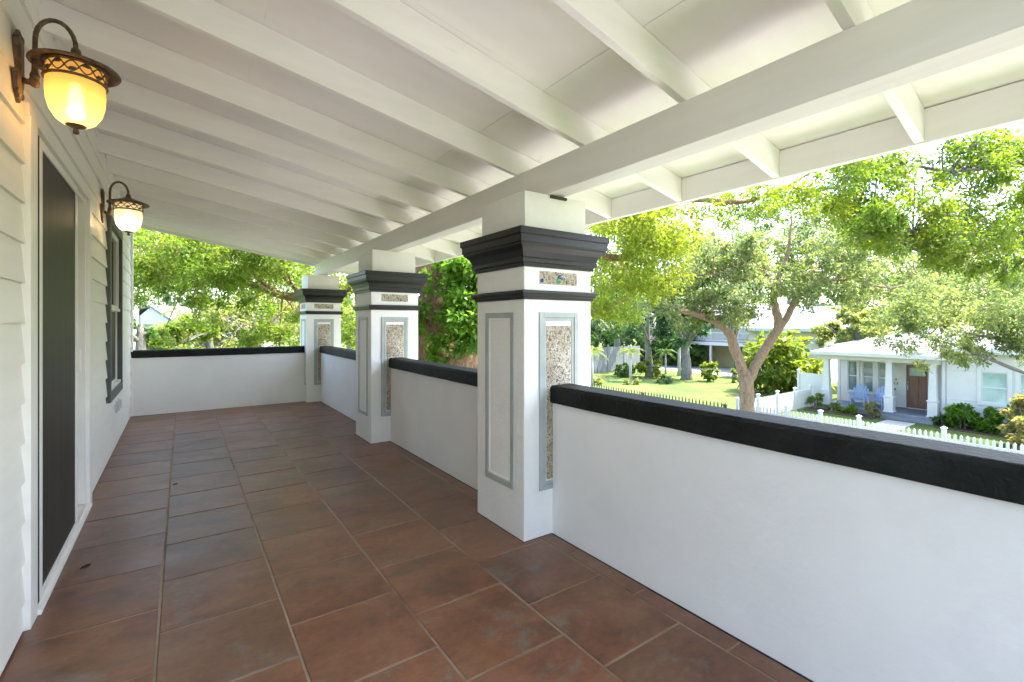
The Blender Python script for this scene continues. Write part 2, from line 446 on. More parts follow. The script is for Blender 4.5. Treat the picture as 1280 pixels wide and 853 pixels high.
mb = MB(); mb.box(4.9, -18, G - 0.1, 7.85, 26, G + 0.03)
tag(mb.build('bounce_pavement', M['bounce_paving']), kind='structure')  # unseen pale paving, added to bounce sunlight up to the porch ceiling
mb = MB(); mb.box(19.6, 6.75, G - 0.1, 25.6, 7.75, G + 0.02)
tag(mb.build('front_walkway', M['concrete']), kind='structure')
mb = MB(); mb.box(36.0, 19.0, G - 0.1, 43.1, 36.0, G + 0.012)
tag(mb.build('driveway', M['driveway']), kind='structure')

# porch floor: every tile modelled in one mesh, staggered joints as laid
TL = [-0.085 - 0.457, -0.085, 0.372, 0.832, 1.290, 1.745, 2.20]
PH = [0.30, 0.083, 0.30, 0.07, 0.315, 0.10]
mb = MB()
FX0, FX1, FY0, FY1 = -0.66, 1.99, -1.8, 8.40
for ci in range(6):
    x0, x1 = TL[ci], TL[ci + 1]
    x0 = max(x0, FX0) if ci else FX0
    x1 = min(x1, 1.846)
    y = PH[ci] - 0.47 * 8
    while y < FY1:
        a, b = max(y, FY0), min(y + 0.47, FY1)
        if b - a > 0.02:
            g_, c_ = 0.0042 + random.random() * 0.0014, 0.003
            dz = random.uniform(-0.0012, 0.0008)
            X0, X1, Y0, Y1 = x0 + g_, x1 - g_, a + g_, b - g_
            mb.add([(X0, Y0, -0.008), (X1, Y0, -0.008), (X1, Y1, -0.008), (X0, Y1, -0.008),
                    (X0, Y0, -0.0025 + dz), (X1, Y0, -0.0025 + dz), (X1, Y1, -0.0025 + dz), (X0, Y1, -0.0025 + dz),
                    (X0 + c_, Y0 + c_, dz), (X1 - c_, Y0 + c_, dz), (X1 - c_, Y1 - c_, dz), (X0 + c_, Y1 - c_, dz)],
                   [(0, 1, 5, 4), (1, 2, 6, 5), (2, 3, 7, 6), (3, 0, 4, 7), (4, 5, 9, 8), (5, 6, 10, 9), (6, 7, 11, 10), (7, 4, 8, 11), (8, 9, 10, 11)], 0)
        y += 0.47
mb.box(FX0, FY0, -0.25, FX1, FY1, -0.0035, 1)
JN = -0.0008  # top of the near-black strips along wall and pillar bases
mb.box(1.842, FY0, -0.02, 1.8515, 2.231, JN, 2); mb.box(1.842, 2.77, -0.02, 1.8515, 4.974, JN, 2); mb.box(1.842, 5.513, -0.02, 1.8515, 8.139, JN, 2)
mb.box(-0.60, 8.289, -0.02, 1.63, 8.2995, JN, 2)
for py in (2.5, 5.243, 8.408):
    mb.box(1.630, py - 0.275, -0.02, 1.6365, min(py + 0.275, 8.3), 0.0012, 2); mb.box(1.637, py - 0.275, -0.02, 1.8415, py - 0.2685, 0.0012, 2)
tag(mb.build('porch_floor', [M['tile'], M['grout'], M['dark_joint']]), kind='structure')
mb = MB(); mb.box(-4.0, -4.2, -0.25, 1.99, -1.805, -0.002)
tag(mb.build('added_terrace', M['grey_deck']), kind='structure')  # unseen slab added behind the camera to steer bounced light

# ================================================================== OUR HOUSE (left)
HX = -0.556
house = thing('house', 'white lap sided house wall with the sliding door and window opening on the porch', 'house', (HX, 3.0, 0), R(0.43))
# local coords: x = out of wall (0 = face of sheathing), y relative to 3.0
DY0, DY1, DZ1 = -0.112, 1.41, 2.145            # door opening
WY0, WY1, WZ0, WZ1 = 2.58, 3.74, 0.555, 2.27   # window incl. trim
YA, YB = -3.4, 5.28
EXPO = 0.165
holes = [(DY0 - 0.12, DY1 + 0.10, -1, DZ1 + 0.005), (WY0, WY1, WZ0, WZ1)]
mb = MB()
z = 0.01 - EXPO * 0.3
while z < 5.2:
    z0, z1 = z, z + EXPO
    cuts = sorted({max(z0, 0.012), z1} | {h for ho in holes for h in (ho[2], ho[3]) if z0 < h < z1})
    for a, b in zip(cuts[:-1], cuts[1:]):
        segs = [(YA, YB)]
        for h0, h1, hz0, hz1 in holes:
            if b > hz0 + 1e-6 and a < hz1 - 1e-6:
                ns = []
                for s0, s1 in segs:
                    if h1 <= s0 or h0 >= s1: ns.append((s0, s1)); continue
                    if h0 > s0: ns.append((s0, h0))
                    if h1 < s1: ns.append((h1, s1))
                segs = ns
        xa = 0.018 - 0.014 * (a - z0) / EXPO; xb = 0.018 - 0.014 * (b - z0) / EXPO
        for s0, s1 in segs:
            mb.hexa([(-0.02, s0, a), (xa, s0, a), (xa, s1, a), (-0.02, s1, a), (-0.02, s0, b), (xb, s0, b), (xb, s1, b), (-0.02, s1, b)])
    z += EXPO
mb.build('siding_wall', M['siding'], house)
mb = MB(); mb.box(-7.5, YA, G, -0.35, YB, 5.2)
mb.box(-0.349, YA, G, -0.021, DY0, 5.2); mb.box(-0.349, DY1, G, -0.021, YB, 5.2); mb.box(-0.349, DY0, DZ1, -0.021, DY1, 5.2)
mb.box(-0.349, DY0, G, -0.021, DY1, -0.26)
mb.build('wall_core', M['siding'], house)
mb = MB(); mb.hexa([(-7.9, YA - 0.4, 5.2), (0.4, YA - 0.4, 5.2), (0.4, YB + 0.4, 5.2), (-7.9, YB + 0.4, 5.2), (-4.2, YA + 2.5, 7.2), (-3.2, YA + 2.5, 7.2), (-3.2, YB - 2.5, 7.2), (-4.2, YB - 2.5, 7.2)])
mb.build('roof', M['slate_roof'], house)
mb = MB(); mb.box(-0.02, YB - 0.001, 0.0, 0.034, YB + 0.10, 2.9)
mb.build('corner_board', M['trim'], house, 0.003)
# sliding door
S0, S1 = DY0 + 0.058, DY0 + 1.03
door = bpy.data.objects.new('sliding_door', None); COL.objects.link(door); door.parent = house
mb = MB()
mb.box(-0.02, DY0 - 0.12, 0.0, 0.034, DY0, DZ1 + 0.0); mb.box(-0.02, DY1, 0.0, 0.034, DY1 + 0.10, DZ1)
mb.box(-0.02, DY0 - 0.12, DZ1 + 0.001, 0.030, DY1 + 0.10, DZ1 + 0.055)
mb.box(-0.10, DY1 - 0.03, 0.03, 0.012, DY1 - 0.0005, DZ1)         # far jamb
mb.box(-0.10, DY0 + 0.0005, 0.03, -0.03, DY0 + 0.03, DZ1)
mb.box(-0.10, DY0 + 0.03, DZ1 - 0.03, 0.006, DY1 - 0.03, DZ1 - 0.0005)
mb.build('door_frame', M['trim'], door, 0.003)
mb = MB(); mb.box(-0.11, DY0 + 0.001, -0.002, 0.045, DY1 - 0.001, 0.022); mb.box(-0.035, DY0 + 0.031, 0.022, -0.028, DY1 - 0.031, 0.034); mb.box(0.022, DY0 + 0.031, 0.022, 0.028, DY1 - 0.031, 0.032)
mb.build('threshold', M['trim'], door, 0.002)
mb = MB(); mb.box(-0.025, DY0 + 0.031, 0.03, 0.004, DY0 + 0.12, DZ1 - 0.031); mb.box(0.004, DY0 + 0.001, 0.034, 0.029, S0 - 0.001, DZ1 - 0.031)
mb.build('gap_fill', M['black_gap'], door)  # black boxes paint the dark of the gap beside the screen
mb = MB()
mb.box(0.008, S0, 0.033, 0.031, S0 + 0.05, DZ1 - 0.032); mb.box(0.008, S1 - 0.035, 0.033, 0.031, S1, DZ1 - 0.032)
mb.box(0.008, S0 + 0.05, 0.033, 0.031, S1 - 0.035, 0.065); mb.box(0.008, S0 + 0.05, DZ1 - 0.075, 0.031, S1 - 0.035, DZ1 - 0.032)
mb.build('screen_frame', M['trim'], door, 0.002)
mb = MB(); mb.box(0.018, S0 + 0.049, 0.064, 0.024, S1 - 0.034, DZ1 - 0.074)
mb.build('screen_mesh', M['screen'], door)
mb = MB(); mb.box(0.031, S1 - 0.026, 0.98, 0.050, S1 - 0.008, 1.12)
mb.build('pull_handle', M['trim'], door, 0.003)
mb = MB()
P0, P1 = DY0 + 0.80, DY1 - 0.031
mb.box(-0.085, P0, 0.035, -0.050, P0 + 0.07, DZ1 - 0.031); mb.box(-0.085, P1 - 0.07, 0.035, -0.050, P1, DZ1 - 0.031)
mb.box(-0.085, P0 + 0.07, 0.035, -0.050, P1 - 0.07, 0.13); mb.box(-0.085, P0 + 0.07, DZ1 - 0.11, -0.050, P1 - 0.07, DZ1 - 0.031)
mb.build('panel_frame', M['trim'], door, 0.003)
mb = MB(); mb.box(-0.072, P0 + 0.069, 0.129, -0.064, P1 - 0.069, DZ1 - 0.109)
mb.build('door_glass', M['glass'], door)
# window
win = bpy.data.objects.new('window', None); COL.objects.link(win); win.parent = house
t = 0.085
mb = MB()
mb.box(-0.02, WY0, WZ0 + t, 0.040, WY0 + t, WZ1 - t); mb.box(-0.02, WY1 - t, WZ0 + t, 0.040, WY1, WZ1 - t)
mb.box(-0.02, WY0, WZ1 - t, 0.0405, WY1, WZ1); mb.box(-0.02, WY0, WZ0, 0.0405, WY1, WZ0 + t)
mb.build('window_trim', M['dark_trim'], win, 0.003)
a0, a1, b0, b1 = WY0 + t, WY1 - t, WZ0 + t, WZ1 - t; ZM = 1.43; s = 0.05
mb = MB()
for z0, z1, xo in ((ZM - 0.02, b1, 0.012), (b0, ZM + 0.015, 0.0)):
    mb.box(-0.03 + xo, a0, z0, xo, a0 + s, z1); mb.box(-0.03 + xo, a1 - s, z0, xo, a1, z1)
    mb.box(-0.03 + xo, a0 + s, z0, xo, a1 - s, z0 + s); mb.box(-0.03 + xo, a0 + s, z1 - s, xo, a1 - s, z1)
mb.box(-0.03, a0 + 0.001, ZM - 0.03, 0.024, a1 - 0.001, ZM + 0.002); mb.box(-0.03, a0 + 0.001, b0 + 0.001, 0.03, a1 - 0.001, b0 + 0.03)
mb.build('sash', M['trim'], win, 0.003)
mb = MB(); mb.box(-0.015, a0 + s - 0.001, ZM + 0.029, -0.008, a1 - s + 0.001, b1 - s + 0.001)
mb.build('upper_pane', M['glass'], win)
mb = MB(); mb.box(-0.022, a0 + s - 0.001, b0 + s - 0.001, -0.012, a1 - s + 0.001, ZM - 0.034)
mb.build('lower_screen', M['screen'], win)
for yy in (3.30, 3.50):
    mb = MB(); mb.box(0.0, yy, 0.36, 0.030, yy + 0.075, 0.475); mb.box(0.030, yy + 0.012, 0.372, 0.046, yy + 0.063, 0.465)
    mb.build('outlet_cover', M['vinyl'], house, 0.005)

# ================================================================== PORCH ROOF
PITCH = 0.16
BX0, BX1, BZ0, BZ1 = 1.83, 1.97, 2.068, 2.268
def sk(x): return -0.068 * (1.83 - x)            # the rafters run slightly askew to the beam
def rz_(x): return BZ1 + 0.002 - PITCH * (x - 1.83)      # rafter soffit height
RY0, RY1 = -1.55, 8.50
roof = thing('porch_canopy', 'white painted porch roof with open rafters on a long beam', 'porch roof', (1.9, 3.5, 0))
RO = Vector((1.9, 3.5, 0))
def rbuild(mb, name, m, bevel=0, x=None):
    mb.v = [(v[0] - RO.x, v[1] - RO.y, v[2] - RO.z) for v in mb.v]
    return mb.build(name, m, roof, bevel)
XF = 2.80
mb = MB()
joints = [-0.62, 0.305, 1.525, 2.84]
for xa, xb in zip(joints[:-1], joints[1:]):
    ga, gb = (0.0004 if xa == 0.305 else 0.0018), (0.0004 if xb == 0.305 else 0.0018)
    xa2, xb2 = xa + ga, xb - gb
    za, zb = rz_(xa2) + 0.157, rz_(xb2) + 0.157
    sa, sb = sk(xa2), sk(xb2)
    y0s = [RY0 - 0.06, 1.895, 4.335, 6.775, RY1 + 0.06]
    for ya, yb in zip(y0s[:-1], y0s[1:]):
        mb.hexa([(xa2, ya + 0.001 + sa, za), (xb2, ya + 0.001 + sb, zb), (xb2, yb - 0.001 + sb, zb), (xa2, yb - 0.001 + sa, za),
                 (xa2, ya + 0.001 + sa, za + 0.018), (xb2, ya + 0.001 + sb, zb + 0.018), (xb2, yb - 0.001 + sb, zb + 0.018), (xa2, yb - 0.001 + sa, za + 0.018)])
rbuild(mb, 'deck', M['ceiling'])
mb = MB()
za, zb = rz_(-0.62) + 0.18, rz_(2.95) + 0.18
mb.hexa([(-0.62, RY0 - 0.1, za), (2.95, RY0 - 0.1, zb), (2.95, RY1 + 0.16, zb), (-0.62, RY1 - 0.07, za), (-0.62, RY0 - 0.1, za + 0.02), (2.95, RY0 - 0.1, zb + 0.02), (2.95, RY1 + 0.16, zb + 0.02), (-0.62, RY1 - 0.07, za + 0.02)])
rbuild(mb, 'shingles', M['slate_roof'])
for k in range(-3, 13):
    y0 = 0.640 + 0.645 * k; w = 0.038
    y1 = y0 + w
    if y0 < RY0 or y1 > RY1 + 0.03: continue
    xa, xb = -0.60, XF - 0.001
    sa, sb = sk(xa), sk(xb)
    mb = MB(); mb.hexa([(xa, y0 + sa, rz_(xa)), (xb, y0 + sb, rz_(xb)), (xb, y1 + sb, rz_(xb)), (xa, y1 + sa, rz_(xa)),
                        (xa, y0 + sa, rz_(xa) + 0.155), (xb, y0 + sb, rz_(xb) + 0.155), (xb, y1 + sb, rz_(xb) + 0.155), (xa, y1 + sa, rz_(xa) + 0.155)])
    rbuild(mb, 'rafter', M['rafter'], 0.0025)
mb = MB()
mb.box(BX0, RY0, BZ0, 1.8985, 2.50, BZ1); mb.box(1.8995, RY0, BZ0 + 0.003, BX1, 4.10, BZ1 - 0.001)
mb.box(BX0, 2.503, BZ0, 1.8985, RY1 - 0.05, BZ1); mb.box(1.8995, 4.103, BZ0 + 0.003, BX1, RY1 - 0.05, BZ1 - 0.001)
rbuild(mb, 'beam', M['beam'], 0.004)
mb = MB()
zf = rz_(XF)
mb.box(XF, RY0 - 0.02, zf - 0.006, XF + 0.038, RY1 + 0.08, zf + 0.150)
mb.box(XF + 0.0385, RY0 - 0.05, zf + 0.010, XF + 0.10, RY1 + 0.12, zf + 0.162)
rbuild(mb, 'fascia', M['beam'], 0.003)
mb = MB()                                  # barge board over the far gable end
for ya, yb in ((RY1 + 0.021, RY1 + 0.055),):
    xa, xb = -0.56, XF + 0.1
    sa, sb = sk(xa), sk(xb)
    mb.hexa([(xa, ya + sa, rz_(xa) - 0.03), (xb, ya + sb, rz_(xb) - 0.03), (xb, yb + sb, rz_(xb) - 0.03), (xa, yb + sa, rz_(xa) - 0.03),
             (xa, ya + sa, rz_(xa) + 0.155), (xb, ya + sb, rz_(xb) + 0.155), (xb, yb + sb, rz_(xb) + 0.155), (xa, yb + sa, rz_(xa) + 0.155)])
rbuild(mb, 'barge_board', M['beam'], 0.003)
# ================================================================== PILLARS
def panel_frame(mb, axis, sgn, face, a0, a1, z0, z1, w, proud, t=0.03):
    def bx(p0, p1, q0, q1, d0, d1):
        if axis == 'y': mb.box(p0, face + sgn * d0, q0, p1, face + sgn * d1, q1)
        else: mb.box(face + sgn * d0, p0, q0, face + sgn * d1, p1, q1)
    bx(a0, a0 + w, z0, z1, -0.01, proud); bx(a1 - w, a1, z0, z1, -0.01, proud)
    bx(a0 + w, a1 - w, z0, z0 + w, -0.01, proud); bx(a0 + w, a1 - w, z1 - w, z1, -0.01, proud)

def make_pillar(cy, label, side_mosaic=False, gem=False):
    cx = 1.905; h = 0.268
    root = thing('porch_pillar', label, 'pillar', (cx, cy, 0), 0, 'square pillars along the porch edge')
    MB().sqlathe(0, 0, [(h, h, -0.01), (h, h, 1.62)]).build('shaft', M['pillar'], root, 0.006)
    MB().sqlathe(0, 0, [(0.245, 0.245, 1.80), (0.245, 0.245, BZ0 - 0.001)]).build('top_block', M['pillar'], root, 0.004)
    o = 0.085
    MB().sqlathe(0, 0, [(h + 0.012, h + 0.012, 1.612), (h + 0.016, h + 0.016, 1.634), (h + 0.028, h + 0.028, 1.637), (h + 0.031, h + 0.031, 1.662),
                        (h + 0.024, h + 0.024, 1.666), (h + 0.028, h + 0.028, 1.676), (h + 0.040, h + 0.040, 1.702), (h + 0.058, h + 0.058, 1.722), (h + 0.068, h + 0.068, 1.730),
                        (h + 0.070, h + 0.070, 1.742), (h + 0.077, h + 0.077, 1.745), (h + 0.077, h + 0.077, 1.787), (h + 0.086, h + 0.086, 1.790), (h + 0.086, h + 0.086, 1.828), (h + 0.06, h + 0.06, 1.832)]
                 ).build('cornice', M['black'], root, 0.0025)
    MB().sqlathe(0, 0, [(h + 0.010, h + 0.010, 1.420), (h + 0.014, h + 0.014, 1.436), (h + 0.022, h + 0.022, 1.439), (h + 0.024, h + 0.024, 1.452), (h + 0.032, h + 0.032, 1.456), (h + 0.032, h + 0.032, 1.472), (h + 0.006, h + 0.006, 1.476)]
                 ).build('band_moulding', M['black'], root, 0.002)
    # side panel towards the house
    mb = MB(); panel_frame(mb, 'x', -1, -h, -0.165, 0.155, 0.275, 1.345, 0.034, 0.007)
    mb.build('panel_frame', M['grey_frame'], root, 0.003)
    mb = MB(); panel_frame(mb, 'x', -1, -h, -0.127, 0.117, 0.313, 1.307, 0.012, 0.004)
    mb.build('panel_moulding', M['pillar'], root, 0.002)
    # end panels with shell mosaic
    for sg in (-1, 1):
        f = sg * h
        mb = MB(); panel_frame(mb, 'y', sg, f, -0.158, 0.152, 0.275, 1.345, 0.032, 0.009); panel_frame(mb, 'y', sg, f, -0.124, 0.118, 0.309, 1.311, 0.018, 0.005)
        mb.build('panel_frame', M['grey_frame'], root, 0.003)
        mb = MB(); mb.box(-0.1005, f - sg * 0.005, 0.335, 0.0945, f + sg * 0.003, 1.262)
        mb.build('shell_panel', M['mosaic'], root, 0.001)
        mb = MB(); mb.box(-0.152, f - sg * 0.005, 1.515, 0.145, f + sg * 0.003, 1.592)
        mz = mb.build('mosaic_strip', M['mosaic'], root, 0.001)
        if gem and sg < 0:
            for (gx, gz, r_, mt) in ((0.006, 1.560, 0.017, 'blue_chip'), (-0.004, 1.540, 0.018, 'green_chip'), (-0.135, 1.535, 0.011, 'blue_chip')):
                MB().lathe([(0.0005, 0.004), (r_ * 0.6, 0.003), (r_, 0)], 9).build('glass_chip', M[mt], mz).matrix_local = Matrix.Translation((gx, f + sg * 0.003, gz)) @ Matrix.Rotation(R(90), 4, 'X') @ Matrix.Rotation(random.random() * 3, 4, 'Z') @ Matrix.Diagonal((1, 1.25, 1, 1))
    if gem:
        mb = MB(); mb.box(-0.055, -0.258, 2.046, 0.075, -0.2455, 2.064); mb.box(-0.045, -0.262, 2.050, -0.03, -0.2585, 2.060); mb.box(0.05, -0.262, 2.050, 0.065, -0.2585, 2.060)
        mb.build('steel_bracket', M['dark_iron'], root, 0.002)
    if side_mosaic:
        mb = MB(); mb.box(-h - 0.003, -0.15, 1.515, -h + 0.005, 0.145, 1.592)
        mb.build('mosaic_strip', M['mosaic'], root, 0.001)
    return root
PY = [2.232 + 0.268, 4.975 + 0.268, 8.14 + 0.268]
make_pillar(PY[0], 'largest nearest white pillar with black cornice and blue and green chips in its mosaic strip', gem=True)
make_pillar(PY[1], 'middle white pillar with black cornice, between the two long parapet walls')
make_pillar(PY[2], 'farthest white pillar with black cornice, at the corner with the end wall', side_mosaic=True)

# ================================================================== PARAPETS
def parapet(label, x0, y0, x1, y1, along):
    cx, cy = (x0 + x1) / 2, (y0 + y1) / 2
    root = thing('parapet_wall', label, 'parapet', (cx, cy, 0), 0, 'low white parapet walls round the porch')
    mb = MB(); n = 24
    L0, L1 = (y0, y1) if along == 'y' else (x0, x1)
    mb.box(x0 - cx, y0 - cy, -0.25, x1 - cx, y1 - cy, 0.80)
    mb.build('wall', M['stucco'], root)
    o = 0.022
    mb = MB()
    # cap with slightly rounded top, hand-painted edges
    prof = [(-o, 0.797), (-o, 0.885), (-o + 0.014, 0.902), ((x1 - x0 if along == 'y' else y1 - y0) + o - 0.014, 0.902), ((x1 - x0 if along == 'y' else y1 - y0) + o, 0.885), ((x1 - x0 if along == 'y' else y1 - y0) + o, 0.797)]
    vs = []; N = 30
    for k in range(N + 1):
        tt = L0 + (L1 - L0) * k / N
        for (u, z) in prof:
            dz = random.uniform(-0.0012, 0.0012); du = random.uniform(-0.001, 0.001)
            vs.append((x0 + u + du - cx, tt - cy, z + dz) if along == 'y' else (tt - cx, y0 + u + du - cy, z + dz))
    fs = []
    m_ = len(prof)
    for k in range(N):
        for j in range(m_):
            a, b = k * m_ + j, k * m_ + (j + 1) % m_
            f = (a, b, b + m_, a + m_)
            fs.append(f if along == 'x' else f[::-1])
    fs.append(tuple(range(m_))); fs.append(tuple(N * m_ + j for j in range(m_))[::-1])
    mb.add(vs, fs)
    mb.build('cap', M['cap'], root, 0.004, seg=2)
    return root
WX0, WX1 = 1.852, 1.985
parapet('long white parapet with broad black cap, running right from the nearest pillar', WX0, -3.0, WX1, 2.2315, 'y')
parapet('white parapet with black cap between the nearest and middle pillars', WX0, 2.769, WX1, 4.9745, 'y')
parapet('short white parapet with black cap between the middle and farthest pillars', WX0, 5.512, WX1, 8.1395, 'y')
parapet('end wall across the far end of the porch with thin black cap', -0.66, 8.30, 1.6365, 8.43, 'x')

# ================================================================== LANTERNS
def lantern(y, label, glass, z=2.28, up=0.0):
    root = thing('wall_lantern', label, 'lantern', (HX + 0.012 - 0.0075 * (y - 3.0), y, z), R(0.43), 'wall lanterns either side of the sliding door')
    # scrolled backplate
    out = [(-0.030, -0.10), (-0.036, -0.07), (-0.034, 0.07), (-0.038, 0.095), (-0.022, 0.115), (-0.012, 0.118), (0, 0.140),
           (0.012, 0.118), (0.022, 0.115), (0.038, 0.095), (0.034, 0.07), (0.036, -0.07), (0.030, -0.10), (0.018, -0.118), (0.010, -0.140), (0, -0.150), (-0.010, -0.140), (-0.018, -0.118)]
    n = len(out)
    vs = [(0.0, a, b) for a, b in out] + [(0.014, a, b) for a, b in out] + [(0.022, a * 0.72, b * 0.8) for a, b in out]
    fs = [tuple(range(n))] + [tuple(range(2 * n, 3 * n))[::-1]]
    for q in (0, 1):
        for k in range(n):
            fs.append((q * n + k, q * n + n + k, q * n + n + (k + 1) % n, q * n + (k + 1) % n))
    bp = MB().add(vs, fs).build('backplate', M['bronze'], root, 0.002)
    for sy in (-1, 1):
        for zz, dr in ((0.112, 1), (-0.112, -1)):
            mb = MB(); mb.tube([(0.014, sy * (0.030 + 0.010 * math.cos(a_)) , zz + dr * 0.010 * math.sin(a_)) for a_ in np.linspace(-2.6, 2.6, 14)], 0.0055, 6)
            mb.build('scroll', M['bronze'], bp, smooth=True)
    # arm: rises from a socket and hooks over
    AX = 0.178
    mb = MB()
    path = [(0.022, 0, -0.055), (0.045, 0, -0.058), (0.056, 0, -0.03), (0.056, 0, 0.05), (0.057, 0, 0.12)]
    r = (AX - 0.057) / 2
    for k in range(1, 13):
        a_ = math.pi - math.pi * k / 12
        path.append((0.057 + r + r * math.cos(a_), 0, 0.12 + 1.55 * r * math.sin(a_)))
    path += [(AX, 0, 0.10)]
    mb.tube(path, [0.013, 0.013, 0.011] + [0.0085] * (len(path) - 3), 10)
    for zz in (-0.055, -0.03):
        mb.lathe([(0.0005, -0.022), (0.012, -0.016), (0.016, 0), (0.012, 0.014), (0.009, 0.02)], 14, (0.056, 0, zz))
    mb.build('arm', M['bronze'], root, smooth=True)
    # hat
    MB().lathe([(0.0005, 0.120), (0.014, 0.118), (0.018, 0.100), (0.024, 0.088), (0.045, 0.080), (0.060, 0.072), (0.095, 0.060), (0.130, 0.047), (0.143, 0.041), (0.146, 0.035), (0.142, 0.030), (0.128, 0.034), (0.094, 0.046), (0.0005, 0.046)], 48, (AX, 0, 0)
               ).build('hat', M['bronze'], root, smooth=True)
    # pierced gallery
    mb = MB(); rg = 0.0975
    for zz, rr in ((0.038, 0.007), (-0.020, 0.0065)):
        mb.tube([(AX + rg * math.cos(a_), rg * math.sin(a_), zz) for a_ in np.linspace(0, 2 * math.pi, 41)], rr, 8)
    N = 120
    for ph in (0, 1):
        mb.tube([(AX + (rg + 0.001) * math.cos(2 * math.pi * k / N), (rg + 0.001) * math.sin(2 * math.pi * k / N), 0.009 + 0.020 * math.sin(7 * 2 * math.pi * k / N + ph * math.pi)) for k in range(N + 1)], 0.0028, 6)
    for k in range(14):
        a0 = 2 * math.pi * (k + 0.5) / 14; zz = 0.009 + (0.012 if k % 2 else -0.010)
        pts = []
        for (u, v_) in ((-0.016, -0.006), (-0.004, 0.006), (0.010, 0.007), (0.018, 0.0), (0.006, -0.008)):
            aa = a0 + u / rg
            pts.append((AX + (rg + 0.004) * math.cos(aa), (rg + 0.004) * math.sin(aa), zz + v_))
        mb.add(pts, [(0, 1, 2, 3, 4)])
    mb.build('pierced_band', M['bronze'], root, smooth=True)
    g = MB().lathe([(0.092, 0.046), (0.092, 0.0), (0.094, -0.022), (0.096, -0.06), (0.093, -0.105), (0.083, -0.145), (0.064, -0.178), (0.040, -0.196), (0.018, -0.203), (0.0005, -0.204)], 40, (AX, 0, 0)
                   ).build('glass_shade', M[glass], root, smooth=True)
    MB().lathe([(0.0005, -0.020), (0.012, -0.03), (0.022, -0.06), (0.028, -0.09), (0.022, -0.118), (0.0005, -0.128)], 20, (AX, 0, 0)).build('bulb', M['bulb'], root, smooth=True)
    MB().lathe([(0.034, -0.1945), (0.033, -0.200), (0.018, -0.208), (0.008, -0.213), (0.011, -0.221), (0.010, -0.231), (0.0005, -0.235)], 18, (AX, 0, 0)).build('finial', M['bronze'], root, smooth=True)
    ld = bpy.data.lights.new('lamp_light', 'POINT'); ld.energy = LAMP_W; ld.color = (1.0, 0.80, 0.50); ld.shadow_soft_size = 0.03
    lo_ = bpy.data.objects.new('lamp_light', ld); COL.objects.link(lo_); lo_.parent = root; lo_.location = (AX, 0, -0.150)
    return root
LAMP_W = 0.36
lantern(2.64, 'bronze wall lantern with amber glass, before the sliding door, largest and nearest', 'amber', 2.295)
lantern(5.20, 'bronze wall lantern with pale cream glass, between sliding door and window', 'opal', 2.262)

for (x, y, s_, lab) in ((0.0, 0.0, 0.05, 'dark dry leaf lying on the tiles near the sliding door threshold'), (1, 0, 0.042, 'small dark dry leaf lying on the tiles in front of the end wall')):
    px = (107, 709) if x == 0 else (219, 606)
    d = EYE * 592 / (px[1] - 404); p_ = at(px[0], px[1], d)
    mb = MB()
    vs = []
    for k in range(9):
        u = k / 8; w = 0.28 * s_ * math.sin(math.pi * min(1, u * 1.02)) + 0.0006
        vs += [((u - 0.5) * s_, -w, 0.003 + 0.004 * abs(u - 0.5)), ((u - 0.5) * s_, 0, 0.0012), ((u - 0.5) * s_, w, 0.004 + 0.003 * u)]
    fs = []
    for k in range(8):
        for j in (0, 1): fs.append((3 * k + j, 3 * k + 3 + j, 3 * k + 4 + j, 3 * k + 1 + j))
    mb.add(vs, fs)
    o = mb.build('fallen_leaf', M['dry_leaf'], None, smooth=True); o.location = (p_.x, p_.y, 0.0005); o.rotation_euler = (0, 0, 0.7)
    tag(o, lab, 'leaf', None, 'thing')

# ================================================================== VEGETATION
def leaves(name, mat, parent, CD, size, origin, aspect=0.5, droop=0.3, szvar=0.5):
    """one mesh of folded leaf blades at the points C_ (n x 3, world)"""
    C_, od = CD
    n = len(C_)
    C_ = C_ - np.array(origin)[None]
    d = rng.normal(size=(n, 3)) * 0.5 + od; d[:, 2] -= droop; d /= np.linalg.norm(d, axis=1, keepdims=True)
    u = rng.normal(size=(n, 3)) * 0.7; u[:, 2] += 0.9
    w = np.cross(d, u); w /= np.linalg.norm(w, axis=1, keepdims=True) + 1e-9
    nn = np.cross(w, d)
    s = size * (1 + szvar * rng.uniform(-1, 1, (n, 1)))
    a = C_ - d * s * 0.5
    b = C_ + w * s * aspect * 0.5 + nn * s * 0.08
    c = C_ + d * s * 0.5 - nn * s * 0.06
    e = C_ - w * s * aspect * 0.5 + nn * s * 0.08
    V = np.stack([a, b, c, e], 1).reshape(-1, 3)
    me = bpy.data.meshes.new(name)
    me.vertices.add(4 * n); me.vertices.foreach_set('co', V.astype(np.float32).ravel())
    me.loops.add(4 * n); me.loops.foreach_set('vertex_index', np.arange(4 * n, dtype=np.int32))
    me.polygons.add(n); me.polygons.foreach_set('loop_start', np.arange(0, 4 * n, 4, dtype=np.int32)); me.polygons.foreach_set('loop_total', np.full(n, 4, dtype=np.int32))
    me.materials.append(mat); me.update(calc_edges=True); me.validate()
    o = bpy.data.objects.new(name, me); COL.objects.link(o)
    if parent: o.parent = parent
    return o

